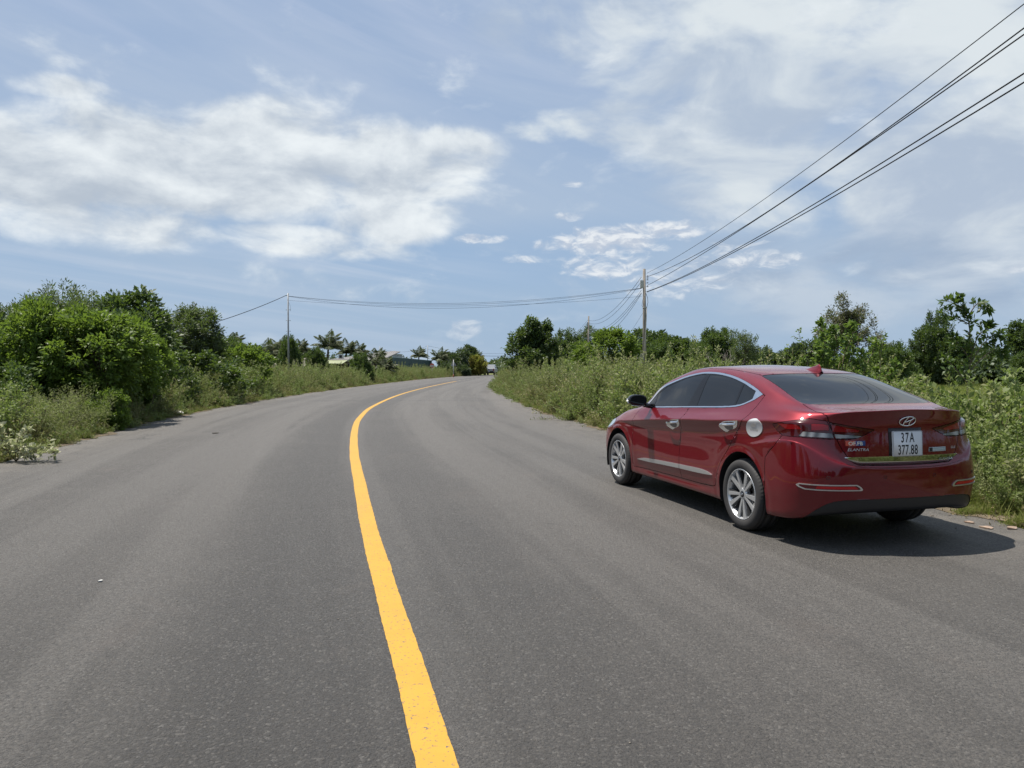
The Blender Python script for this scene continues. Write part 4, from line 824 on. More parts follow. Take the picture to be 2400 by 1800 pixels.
def strew(side, s0, s1, dens, prof, choose, lean=.0):
    """side -1/+1, prof(o, s) -> (probability, height factor) for o metres beyond the road edge"""
    n = int((s1-s0)*dens)
    for _ in range(n):
        s = RND.uniform(s0, s1); o = RND.uniform(-.15, 9.5); pr, hf = prof(o, s)
        if RND.random() > pr: continue
        w_ = WL if side < 0 else WR; i = np.searchsorted(CS, s); i = min(i, len(CP)-1)
        if side > 0: w_ -= 1.15*min(1, max(0, (CP[i][1]-33)/20))
        p = CP[i]+CN[i]*side*(w_+o)
        if side > 0 and (p[0]-2.0)**2+(p[1]-8.5)**2 < 2: continue
        h_ = hf*(.60+.75*noise2(p[0], p[1], .9))*RND.uniform(.75,1.25)
        k = choose(o, s, RND); nat = (1.15,1.2,1.0,1.05,.55,.45,.95,.8,.6,1.05)[k]
        pts.append((p[0], p[1], -.07)); scl.append(h_/nat); idx.append(k); a = RND.uniform(0, 6.28)
        # plants at the verge hang out over the asphalt
        tow = -side*CN[i]*(max(0, 1.0-o*.45)*.62 if side > 0 else max(0, .6-o*.4)*.5); tow[0] += .06; e = (Matrix.Rotation(tow[0]+RND.uniform(-.14,.14), 3, 'Y') @ Matrix.Rotation(-tow[1]+RND.uniform(-.14,.14), 3, 'X') @ Matrix.Rotation(a, 3, 'Z')).to_euler(); rot.append(tuple(e))
def profR(o, s):
    y = np.interp(s, CS, CP[:,1]); near = 1 if y < 16 else 0
    hf = min(1.28, .40+max(0,o)*.85) if y > 15 else min(1.14, .22+max(0,o-.25)*.75)*(1 if o < 2.4 else max(.72, 1-(o-2.4)*.14))
    return (1.0 if o < 4.0 else max(0, 1-(o-4)/3.2)*(.85 if y > 15 else .75)) * (1.0 if not (y < 15 and o < .35) else .15), hf
def profL(o, s):
    y = np.interp(s, CS, CP[:,1]); hf = min(1.22, .42+max(0,o)*.80)
    if y < 24: hf = min(1.05, .30+max(0,o)*.60)
    return (1.0 if o < 4.5 else max(0, 1-(o-4.5)/3)), hf
def chR(o, s, r):
    y = np.interp(s, CS, CP[:,1])
    if o < .35: return r.choice((4,5,8,7))
    if y < 17: return r.choice((3,6,9,7,0,2,1,3,6,8))
    return r.choice((0,9,1,1,2,3,9,2,8))
def chL(o, s, r):
    y = np.interp(s, CS, CP[:,1])
    if o < .35: return r.choice((4,5,8))
    if y < 24: return r.choice((3,0,2,8,7,2))
    return r.choice((0,1,2,2,9,3))
S = s_at
strew(1, S(1), S(16), 105, profR, chR); strew(1, S(16), S(45), 70, profR, chR); strew(1, S(45), S(112), 38, profR, chR)
strew(1, S(-26), S(1), 42, profR, chR); strew(-1, S(-26), S(4), 40, profL, chL)
strew(-1, S(4), S(26), 95, profL, chL); strew(-1, S(26), S(60), 60, profL, chL); strew(-1, S(60), S(128), 34, profL, chL)
scatter('roadside_weeds', pts, rot, scl, idx, weeds, 'dense tall weeds growing along both verges of the road', 'weeds')
# short grass: tufts on the verge beside the car and over the pasture
def tuft(seed, n, h, mat, sp=.06, w=.006):
    rng = np.random.default_rng(seed); P = np.c_[rng.normal(size=(n,2))*sp, np.zeros(n)]; D = unit(np.c_[rng.normal(size=(n,2))*.55, np.ones(n)]); V, F = leaves_mesh(P, D, h*rng.uniform(.5,1.1,n), w, rng, .1, .25); return np_mesh('tuft', V, F, mat)
tf = [tuft(1, 60, .16, gm_), tuft(2, 55, .22, gm_), tuft(3, 40, .12, dm_), tuft(4, 26, .05, dm_, .14, .012), tuft(5, 60, .34, gm_, .12, .012)]
pts = []; rot = []; scl = []; idx = []
for side, y0, y1, n, omax in ((1, 1, 17, 3600, 1.6), (1, 17, 60, 2200, 1.0), (-1, 5, 30, 2400, 1.1), (-1, 30, 80, 1500, .8)):
    for _ in range(n):
        s = RND.uniform(S(y0), S(y1)); o = abs(RND.gauss(0, .5))*omax-.12; i = min(np.searchsorted(CS, s), len(CP)-1); w_ = WL if side < 0 else WR; p = CP[i]+CN[i]*side*(w_+o)
        k = RND.choice((0,0,1,2,3,3)) if o < .25 else RND.choice((0,1,1,2)); pts.append((p[0],p[1],-.055 if o > .08 else .0)); rot.append((RND.uniform(-.2,.2),RND.uniform(-.2,.2),RND.uniform(0,6.28))); scl.append(RND.uniform(.6,1.3)*(.6 if o < .05 else 1)); idx.append(k)
for _ in range(6500):        # pasture on the right
    y = 18+62*RND.random()**1.3; x = RND.uniform(.18, 1.1)*y
    if road_uv(x, y)[0] < WR+4.5: continue
    pts.append((x,y,-.06)); rot.append((0,0,RND.uniform(0,6.28))); scl.append(RND.uniform(.7,1.4)); idx.append(4)
scatter('verge_grass', pts, rot, scl, idx, tf, 'short grass and dry litter at the road edge and over the pasture', 'grass')
# grit and small stones along the edges, a few on the lanes
def stone(seed):
    bm = bmesh.new(); bmesh.ops.create_icosphere(bm, subdivisions=1, radius=.5); r = random.Random(seed)
    for v in bm.verts: v.co = Vector((v.co.x*r.uniform(.7,1.3), v.co.y*r.uniform(.6,1.1), v.co.z*r.uniform(.4,.8)))
    me = bpy.data.meshes.new('stone'); bm.to_mesh(me); bm.free(); me.materials.append(stone_m); return me
stone_m = mat_noise('grit', (.26,.23,.19), (.14,.12,.10), 60, .9, 0)
pts = []; rot = []; scl = []; idx = []
for side, y0, y1, n in ((1, 1, 45, 2600), (-1, 4, 45, 1500)):
    for _ in range(n):
        s = RND.uniform(S(y0), S(y1)); o = -abs(RND.gauss(0, .28))+.12; i = min(np.searchsorted(CS, s), len(CP)-1); p = CP[i]+CN[i]*side*((WL if side < 0 else WR)+o)
        pts.append((p[0],p[1],.006)); rot.append((0,0,RND.uniform(0,6.28))); scl.append(.006+.022*RND.random()**3); idx.append(RND.randrange(3))
for _ in range(700):
    s = RND.uniform(S(1.5), S(22)); o = RND.uniform(-WL, WR); i = min(np.searchsorted(CS, s), len(CP)-1); p = CP[i]+CN[i]*o
    if abs(o) < .12: continue
    pts.append((p[0],p[1],.003)); rot.append((0,0,RND.uniform(0,6.28))); scl.append(.004+.009*RND.random()**2); idx.append(RND.randrange(3))
scatter('gravel', pts, rot, scl, idx, [stone(1), stone(2), stone(3)], 'grit and small stones along the road edges', 'gravel')
# single plants that stand out of the verge
x, y = gpt(40, 1082)
st = [([(0,0,0),(.12,-.05,.10),(.32,-.10,.12),(.55,-.14,.10)],3), ([(0,0,0),(.10,-.15,.16),(.28,-.25,.20)],3), ([(0,0,0),(-.1,-.1,.18),(-.3,-.15,.25)],3), ([(0,0,0),(.05,-.05,.25),(.15,-.02,.38)],3), ([(0,0,0),(-.15,.0,.2),(-.2,.02,.42)],3), ([(0,0,0),(.2,.0,.15),(.42,.05,.16)],3), ([(-.3,0,0),(-.45,-.1,.12),(-.7,-.12,.15)],3), ([(-.3,0,0),(-.35,-.15,.2),(-.3,-.2,.32)],3)]
stemmy('trailing_weed', 'pale leaved weed trailing on to the asphalt at the lower left', x-.05, y+.05, [([tuple(c*1.25 for c in q_) for q_ in l_], d_) for l_, d_ in st], wm4, .085, .046, 7, 'plant', 31, 0., .008, 1.)
x, y = gpt(1290, 985)
stemmy('trailing_vine', 'thin green runner creeping from the right verge on to the asphalt', x-.1, y, [([(.5,.2,.02),(.2,.05,.04),(-.1,-.05,.03),(-.42,-.10,.03)],2), ([(.2,.05,.03),(.0,.2,.04),(-.2,.22,.03)],1)], wm3, .040, .024, 2, 'plant', 32, 0., .004, .4)
KB = [(175, 15.8, 1.25, 'twiggy rounded olive shrub at the left verge'), ]
kind('twiggy', wm1, 41, 1.9, 1.25, .02, 110, 60, .05, .014, .26, trunk=(.012, 8, 90), ragged=.3)
plant('twiggy', 150, 15.9, 1.08, 'twiggy rounded olive shrub at the left verge before the bright trees', 'bush')
plant('twiggy', 90, 14.3, .95, 'second twiggy shrub nearer the left edge of the photo', 'bush')
plant('shrub_bright', 262, 17.2, .95, 'low lush bush beside the twiggy shrub at the left verge', 'bush', wscale=.8)
plant('shrub', 335, 22.5, 1.25, 'green bush under the right end of the bright thicket', 'bush')
plant('shrub', 385, 25, 1.5, 'green bush between the bright thicket and the weeds', 'bush', wscale=1.1)
plant('shrub', 20, 17.0, 1.5, 'dark green bush at the foot of the leftmost bright tree', 'bush')
# ---------------------------------------------------------------- the red saloon: shell surface
# car frame: x forward (0 = rear axle), y left, z up
XS = [-.30, .12, .5, .9, 1.3, 1.7, 2.1, 2.45, 2.78]           # unused guide
def car_cage():
    V = []; F = []; crease = []
    def ring(rows): return rows
    # side stations for columns 6..15
    sx = [-.42, -.16, .15, .50, .90, 1.30, 1.70, 2.10, 2.42, 2.75]
    def side(y, z): return [(x, yy, zz) for x, yy, zz in zip(sx, y, z)]
    def ys(*v): return list(v)
    R = []
    # R0 underside edge
    R.append([(-.86,0,.285),(-.86,.22,.285),(-.85,.42,.283),(-.82,.58,.275),(-.74,.69,.25),(-.62,.77,.225)] +
             side([.79]*10, [.21,.20,.19,.185,.185,.185,.185,.185,.19,.20]) +
             [(3.08,.74,.20),(3.27,.66,.20),(3.38,.5,.20),(3.43,.28,.20),(3.45,0,.20)])
    # R1 bottom edge
    R.append([(-.945,0,.300),(-.94,.24,.300),(-.922,.46,.298),(-.88,.635,.288),(-.785,.765,.262),(-.63,.845,.228)] +
             side([.868,.87,.868,.862,.858,.857,.857,.86,.868,.868], [.215,.21,.21,.215,.215,.215,.212,.208,.21,.215]) +
             [(3.10,.82,.215),(3.31,.72,.215),(3.44,.56,.215),(3.50,.32,.215),(3.52,0,.215)])
    # R2
    R.append([(-.972,0,.355),(-.967,.25,.355),(-.948,.475,.352),(-.902,.655,.345),(-.80,.79,.33),(-.635,.868,.31)] +
             side([.886,.888,.886,.873,.868,.866,.866,.87,.884,.884], [.30,.30,.30,.295,.290,.288,.286,.284,.29,.30]) +
             [(3.12,.84,.30),(3.34,.74,.30),(3.47,.575,.30),(3.54,.33,.30),(3.56,0,.30)])
    # R3
    R.append([(-.982,0,.42),(-.977,.25,.42),(-.957,.48,.42),(-.910,.665,.42),(-.81,.80,.42),(-.64,.877,.42)] +
             side([.894,.897,.895,.887,.884,.883,.882,.884,.89,.892], [.42,.42,.42,.42,.42,.42,.42,.42,.42,.42]) +
             [(3.13,.852,.42),(3.35,.75,.42),(3.49,.585,.42),(3.56,.335,.42),(3.58,0,.42)])
    # R4
    R.append([(-.992,0,.54),(-.987,.25,.54),(-.966,.485,.545),(-.918,.67,.555),(-.825,.80,.57),(-.655,.877,.58)] +
             side([.894,.897,.895,.880,.875,.873,.873,.877,.889,.892], [.58]*10) +
             [(3.14,.85,.55),(3.36,.745,.54),(3.49,.58,.54),(3.56,.33,.54),(3.58,0,.54)])
    # R5 bumper ledge edge
    R.append([(-.986,0,.628),(-.981,.25,.630),(-.960,.465,.645),(-.912,.64,.685),(-.828,.765,.755),(-.675,.855,.815)] +
             side([.889,.892,.888,.873,.868,.867,.867,.870,.880,.886], [.79,.74,.715,.70,.69,.68,.68,.68,.68,.68]) +
             [(3.14,.84,.64),(3.35,.735,.62),(3.47,.57,.61),(3.545,.33,.60),(3.56,0,.60)])
    # R5a ledge inner
    R.append([(-.945,0,.662),(-.940,.245,.664),(-.924,.45,.680),(-.889,.62,.722),(-.820,.748,.79),(-.675,.848,.848)] +
             side([.880,.886,.884,.872,.868,.867,.867,.869,.877,.882], [.835,.795,.765,.755,.745,.735,.73,.73,.73,.72]) +
             [(3.13,.83,.675),(3.33,.73,.66),(3.45,.565,.65),(3.52,.33,.64),(3.54,0,.64)])
    # R5b lid mid
    R.append([(-.938,0,.80),(-.933,.24,.80),(-.910,.44,.81),(-.868,.61,.83),(-.805,.735,.865),(-.668,.838,.905)] +
             side([.872,.882,.882,.874,.872,.871,.871,.871,.872,.874], [.905,.885,.865,.845,.825,.81,.79,.775,.765,.755]) +
             [(3.11,.815,.71),(3.30,.72,.70),(3.42,.56,.69),(3.49,.33,.68),(3.51,0,.68)])
    # R6 crease
    R.append([(-.925,0,.944),(-.920,.235,.945),(-.895,.43,.950),(-.855,.60,.962),(-.79,.728,.975),(-.662,.828,.985)] +
             side([.874,.888,.893,.893,.891,.889,.887,.884,.876,.862], [.988,.972,.955,.932,.912,.888,.862,.834,.812,.79]) +
             [(3.09,.80,.745),(3.27,.70,.74),(3.39,.55,.73),(3.46,.32,.72),(3.48,0,.72)])
    # R7
    R.append([(-.948,0,1.03),(-.942,.225,1.03),(-.915,.42,1.026),(-.866,.575,1.022),(-.79,.695,1.022),(-.65,.792,1.035)] +
             side([.832,.845,.852,.852,.853,.852,.851,.848,.835,.812], [1.045,1.035,1.012,.992,.970,.950,.930,.912,.895,.855]) +
             [(3.06,.765,.785),(3.24,.67,.77),(3.36,.53,.76),(3.42,.31,.75),(3.44,0,.75)])
    NR = len(R)
    # upper block rows A..E, stations 4..16
    A = [(-.808,.655,1.062),(-.64,.742,1.078),(-.42,.775,1.098),(-.17,.786,1.105),(.14,.792,1.085),(.50,.797,1.052),(.90,.805,1.032),(1.30,.807,1.015),(1.70,.807,.998),(2.08,.805,.978),(2.42,.775,.945),(2.74,.735,.90),(3.02,.67,.83)]
    B = [(-.872,.548,1.074),(-.70,.650,1.090),(-.47,.685,1.135),(-.20,.694,1.195),(.12,.705,1.222),(.50,.712,1.205),(.90,.713,1.205),(1.30,.716,1.195),(1.66,.722,1.160),(2.01,.735,1.100),(2.42,.69,.965),(2.76,.64,.918),(3.10,.56,.835)]
    C = [(-.922,.395,1.083),(-.76,.52,1.098),(-.53,.592,1.138),(-.22,.603,1.232),(.12,.600,1.322),(.50,.590,1.372),(.92,.580,1.398),(1.34,.590,1.385),(1.66,.612,1.325),(1.99,.655,1.205),(2.46,.60,.980),(2.82,.53,.925),(3.19,.44,.84)]
    D = [(-.948,.20,1.090),(-.79,.28,1.103),(-.565,.33,1.138),(-.22,.36,1.272),(.11,.37,1.374),(.50,.37,1.424),(.93,.37,1.445),(1.36,.38,1.433),(1.69,.385,1.372),(2.10,.39,1.195),(2.54,.36,.995),(2.93,.31,.935),(3.28,.25,.845)]
    Ee= [(-.958,0,1.093),(-.80,0,1.106),(-.578,0,1.140),(-.22,0,1.285),(.11,0,1.388),(.50,0,1.437),(.93,0,1.458),(1.36,0,1.448),(1.70,0,1.392),(2.15,0,1.200),(2.60,0,1.00),(2.97,0,.94),(3.31,0,.85)]
    idx = {}
    def vid(k, p):
        if k not in idx: idx[k] = len(V); V.append(p)
        return idx[k]
    for r, row in enumerate(R):
        assert len(row) == 21, (r, len(row))
        for c, p in enumerate(row): vid(('L', r, c), p)
    up = [A, B, C, D, Ee]
    for k, row in enumerate(up):
        assert len(row) == 13
        for i, p in enumerate(row):
            vid(('U', k, i), p)
    for c in range(4): idx[('L', NR, c)] = idx[('U', 4-c, 0)]
    for c in range(4, 17): idx[('L', NR, c)] = idx[('U', 0, c-4)]
    for c in range(17, 21): idx[('L', NR, c)] = idx[('U', c-16, 12)]
    for r in range(NR):
        for c in range(20):
            F.append((idx[('L',r,c)], idx[('L',r,c+1)], idx[('L',r+1,c+1)], idx[('L',r+1,c)]))
    for k in range(4):
        for i in range(12):
            F.append((idx[('U',k,i)], idx[('U',k,i+1)], idx[('U',k+1,i+1)], idx[('U',k+1,i)]))
    def cre(keys, w):
        for a, b in zip(keys[:-1], keys[1:]): crease.append((idx[a], idx[b], w))
    cre([('L',NR,c) for c in range(0,5)], .55)        # boot lid lip
    cre([('L',8,c) for c in range(4,16)], .45)          # shoulder crease
    for c, w_ in enumerate((.5,.5,.4,.15)): cre([('L',5,c),('L',5,c+1)], w_)
    cre([('L',2,c) for c in range(9,14)], .5)
    return V, F, crease

def limit_fit(V, F, crease, it=40):
    """move the cage so that the subdivided surface passes through the given points"""
    V = np.array(V, float); n = len(V); T = V.copy()
    nb = [set() for _ in range(n)]; fc = [[] for _ in range(n)]; ec = {}
    for f in F:
        for i in range(4):
            a, b = f[i], f[(i+1) % 4]
            nb[a].add(b); nb[b].add(a); ec[(min(a,b),max(a,b))] = ec.get((min(a,b),max(a,b)),0)+1
            fc[a].append(f[(i+2) % 4])
    bd = [[] for _ in range(n)]
    for (a, b), k in ec.items():
        if k == 1: bd[a].append(b); bd[b].append(a)
    M = np.zeros((n, n))
    for v in range(n):
        if bd[v]:
            if len(nb[v]) == 2: M[v, v] = 1; continue
            if T[v,1] < 1e-6:              # on the centre plane: mirrored neighbours
                same = [q for q in nb[v] if T[q,1] < 1e-6]
                if len(same) == 2 :
                    inn = [q for q in nb[v] if T[q,1] >= 1e-6]
                    M[v,v] = 16/36
                    for q in same: M[v,q] += 4/36
                    for q in inn: M[v,q] += 8/36
                    for q in fc[v]: M[v,q] += 2/36
                    continue
            M[v,v] = 4/6
            for q in bd[v]: M[v,q] += 1/6
        else:
            k = len(nb[v]); s = k*(k+5)
            M[v,v] = k*k/s
            for q in nb[v]: M[v,q] += 4/s
            for q in fc[v]: M[v,q] += 1/s
    for _ in range(it): 
        L = M @ V; L[T[:,1] < 1e-6, 1] = 0
        V = V + .8*(T - L); V[T[:,1] < 1e-6, 1] = 0
    return V

def car_surface(level=4):
    """dense half shell (y >= 0) as a bmesh"""
    V, F, cr = car_cage(); V = limit_fit(V, F, cr, 25)
    n = len(V); mir = {}; W = [tuple(v) for v in V]
    for i, v in enumerate(V):
        if v[1] < 1e-6: mir[i] = i
        else: mir[i] = len(W); W.append((v[0], -v[1], v[2]))
    FF = [tuple(f) for f in F] + [tuple(mir[i] for i in reversed(f)) for f in F]
    me = bpy.data.meshes.new('tmp_shell'); me.from_pydata(W, [], FF); me.update()
    ek = {tuple(sorted(e.vertices)): e.index for e in me.edges}
    att = me.attributes.new('crease_edge', 'FLOAT', 'EDGE')
    for a, b, w in cr:
        for p, q in ((a, b), (mir[a], mir[b])):
            att.data[ek[tuple(sorted((p, q)))]].value = w
    ob = bpy.data.objects.new('tmp_shell', me); bpy.context.scene.collection.objects.link(ob)
    md = ob.modifiers.new('s', 'SUBSURF'); md.levels = level; md.render_levels = level
    dg = bpy.context.evaluated_depsgraph_get(); ev = ob.evaluated_get(dg); m2 = ev.to_mesh()
    bm = bmesh.new(); bm.from_mesh(m2); ev.to_mesh_clear()
    bpy.data.objects.remove(ob); bpy.data.meshes.remove(me)
    bmesh.ops.recalc_face_normals(bm, faces=bm.faces)
    c = max(bm.faces, key=lambda f: f.calc_center_median().z)
    if c.normal.z < 0: bmesh.ops.reverse_faces(bm, faces=bm.faces)
    # flared wheel arches
    for v in bm.verts:
        if abs(v.co.y) > .5:
            for ax in (0.0, 2.69):
                r = math.hypot(v.co.x-ax, v.co.z-.325)
                v.co.y += math.copysign(.006*math.exp(-((r-.365)/.045)**2) - .003*math.exp(-((r-.46)/.05)**2), v.co.y)
    for v in bm.verts: v.normal_update()
    bm.normal_update()
    kill = [f for f in bm.faces if f.calc_center_median().y < 0]
    nl = bm.verts.layers.float_vector.new('n0')
    for v in bm.verts: v[nl] = v.normal
    bmesh.ops.delete(bm, geom=kill, context='FACES')
    for v in bm.verts:
        if abs(v.co.y) < 1e-5: v.co.y = 0
    return bm
# ---------------------------------------------------------------- cutting panels out of the shell
RT2 = math.sqrt(.5)
PROJ = {'y': (Vector((1,0,0)), Vector((0,0,1))), 'x': (Vector((0,1,0)), Vector((0,0,1))),
        'z': (Vector((1,0,0)), Vector((0,1,0))), 'o': (Vector((RT2,RT2,0)), Vector((0,0,1)))}
def in_poly(s, t, P):
    c = False; j = len(P)-1
    for i in range(len(P)):
        if (P[i][1] > t) != (P[j][1] > t) and s < (P[j][0]-P[i][0])*(t-P[i][1])/(P[j][1]-P[i][1])+P[i][0]: c = not c
        j = i
    return c
def cut(bm, P, proj, filt):
    e, g = PROJ[proj]; n = len(P)
    s0 = min(p[0] for p in P)-.03; s1 = max(p[0] for p in P)+.03; t0 = min(p[1] for p in P)-.03; t1 = max(p[1] for p in P)+.03
    cand = set()
    for f in bm.faces:
        c = f.calc_center_median()
        if filt(c) and s0 < c.dot(e) < s1 and t0 < c.dot(g) < t1: cand.add(f)
    for i in range(n):
        a, b = P[i], P[(i+1) % n]
        ds, dt = b[0]-a[0], b[1]-a[1]
        if ds*ds+dt*dt < 1e-10: continue
        x0, x1 = min(a[0],b[0])-.002, max(a[0],b[0])+.002; y0, y1 = min(a[1],b[1])-.002, max(a[1],b[1])+.002
        nor = (-dt*e + ds*g).normalized(); pt = a[0]*e + a[1]*g
        sel = []
        for f in cand:
            ss = [v.co.dot(e) for v in f.verts]
            if max(ss) < x0 or min(ss) > x1: continue
            tt = [v.co.dot(g) for v in f.verts]
            if max(tt) < y0 or min(tt) > y1: continue
            dd = [(v.co-pt).dot(nor) for v in f.verts]
            if max(dd) < 1e-5 or min(dd) > -1e-5: continue
            sel.append(f)
        if not sel: continue
        geo = set(sel)
        for f in sel: geo.update(f.edges); geo.update(f.verts)
        r = bmesh.ops.bisect_plane(bm, geom=list(geo), dist=1e-5, plane_co=pt, plane_no=nor)
        for q in r['geom']:
            if isinstance(q, bmesh.types.BMFace): cand.add(q)
    out = []
    for f in cand:
        if f.is_valid:
            c = f.calc_center_median()
            if in_poly(c.dot(e), c.dot(g), P): out.append(f)
    return out
def smooth_poly(P, k=3, closed=True):
    """Catmull-Rom through the points; a point with a third item stays a sharp corner"""
    n = len(P); out = []
    for i in range(n if closed else n-1):
        p1, p2 = P[i], P[(i+1) % n]
        p0 = P[(i-1) % n] if (closed or i > 0) else p1
        p3 = P[(i+2) % n] if (closed or i+2 < n) else p2
        if len(p1) > 2: p0 = p1
        if len(p2) > 2: p3 = p2
        for q in range(k):
            t = q/k
            out.append(tuple(.5*(2*p1[a]+(p2[a]-p0[a])*t+(2*p0[a]-5*p1[a]+4*p2[a]-p3[a])*t*t+(3*p1[a]-p0[a]-3*p2[a]+p3[a])*t**3) for a in (0,1)))
    if not closed: out.append(tuple(P[-1][:2]))
    return out

def take(bm, faces, off=0., shrink=.0030, flange=.012, side=0, bulge=0.):
    """copy faces into a new mesh; side 0 = join with its mirror image, +1 left only, -1 right only"""
    nl = bm.verts.layers.float_vector['n0']
    fs = set(faces); vm = {}; nb = bmesh.new(); VN = []
    for f in faces:
        for v in f.verts:
            if v not in vm:
                n = Vector(v[nl]); n = v.normal if n.length < .5 else n.normalized()
                w = nb.verts.new(v.co); vm[v] = w; VN.append((v, w, n))
    for f in faces:
        try: nb.faces.new([vm[v] for v in f.verts])
        except ValueError: pass
    edge_v = {}; bedges = []
    for v in vm:
        for e in v.link_edges:
            k = sum(1 for f in e.link_faces if f in fs)
            if k == 1 and not (side == 0 and abs(e.verts[0].co.y) < 1e-4 and abs(e.verts[1].co.y) < 1e-4):
                edge_v.setdefault(v, []).append(e)
                if e.verts[0] is v: bedges.append(e)
    nrm = {v: n for v, w, n in VN}
    for v, w, n in VN:
        w.co = v.co + n*(off+bulge if v not in edge_v else off)
        if shrink and v in edge_v:
            d = Vector()
            for f in v.link_faces:
                if f in fs: d += f.calc_center_median()-v.co
            bt = Vector()
            es = edge_v[v]
            if len(es) == 2:
                bt = (es[0].other_vert(v).co - es[1].other_vert(v).co)
                if bt.length > 1e-7: bt.normalize(); d -= bt*d.dot(bt)
            d -= n*d.dot(n)
            if abs(v.co.y) < 1e-4 and side == 0: d.y = 0
            if d.length > 1e-7: w.co += d.normalized()*min(shrink, .008)
    if flange:
        low = {}
        for e in bedges:
            a, b = e.verts
            for q in (a, b):
                if q not in low: low[q] = nb.verts.new(vm[q].co - nrm[q]*flange)
            ne = nb.edges.get((vm[a], vm[b]))
            if ne is None or len(ne.link_faces) != 1: continue
            lf = ne.link_faces[0]
            vs = list(lf.verts); ia = vs.index(vm[a])
            if vs[(ia+1) % len(vs)] is vm[b]: nf = nb.faces.new((vm[b], vm[a], low[a], low[b]))
            else: nf = nb.faces.new((vm[a], vm[b], low[b], low[a]))
            ne.smooth = False; nf.material_index = 1
    bmesh.ops.dissolve_degenerate(nb, dist=1e-5, edges=nb.edges)
    if side <= 0:
        g = bmesh.ops.duplicate(nb, geom=nb.verts[:]+nb.edges[:]+nb.faces[:]) if side == 0 else None
        vs = [q for q in g['geom'] if isinstance(q, bmesh.types.BMVert)] if g else nb.verts[:]
        fsx = [q for q in g['geom'] if isinstance(q, bmesh.types.BMFace)] if g else nb.faces[:]
        for q in vs: q.co.y = -q.co.y
        bmesh.ops.reverse_faces(nb, faces=fsx)
        if g: bmesh.ops.remove_doubles(nb, verts=[v for v in nb.verts if abs(v.co.y) < 1e-4], dist=2e-4)
    for f in nb.faces: f.smooth = True
    return nb

# ---------------------------------------------------------------- materials of the car
def paint_mat(name, col, metal=.35):
    m, nt, b = pmat(name, col, rough=.42)
    b.inputs['Metallic'].default_value = metal; b.inputs['Specular IOR Level'].default_value = .12
    b.inputs['Coat Weight'].default_value = 1; b.inputs['Coat Roughness'].default_value = .025; b.inputs['Coat IOR'].default_value = 1.5
    tc = nt.nodes.new('ShaderNodeTexCoord'); nz = nt.nodes.new('ShaderNodeTexNoise'); nz.inputs['Scale'].default_value = 6; nz.inputs['Detail'].default_value = 5
    nt.links.new(tc.outputs['Object'], nz.inputs['Vector'])
    mr = nt.nodes.new('ShaderNodeMapRange'); mr.inputs[3].default_value = .36; mr.inputs[4].default_value = .48
    nt.links.new(nz.outputs['Fac'], mr.inputs[0]); nt.links.new(mr.outputs[0], b.inputs['Roughness'])
    # road dust on the lower panels
    mix = nt.nodes.new('ShaderNodeMix'); mix.data_type = 'RGBA'; mix.inputs[6].default_value = (*col, 1); mix.inputs[7].default_value = (.20,.12,.09,1)
    sx = nt.nodes.new('ShaderNodeSeparateXYZ'); nt.links.new(tc.outputs['Object'], sx.inputs[0])
    m2 = nt.nodes.new('ShaderNodeMapRange'); m2.inputs[1].default_value = .50; m2.inputs[2].default_value = .18; m2.inputs[3].default_value = 0; m2.inputs[4].default_value = .16
    nt.links.new(sx.outputs[2], m2.inputs[0]); mm = nt.nodes.new('ShaderNodeMath'); mm.operation = 'MULTIPLY'
    nt.links.new(m2.outputs[0], mm.inputs[0]); nt.links.new(nz.outputs['Fac'], mm.inputs[1]); nt.links.new(mm.outputs[0], mix.inputs[0])
    nt.links.new(mix.outputs[2], b.inputs['Base Color'])
    return m

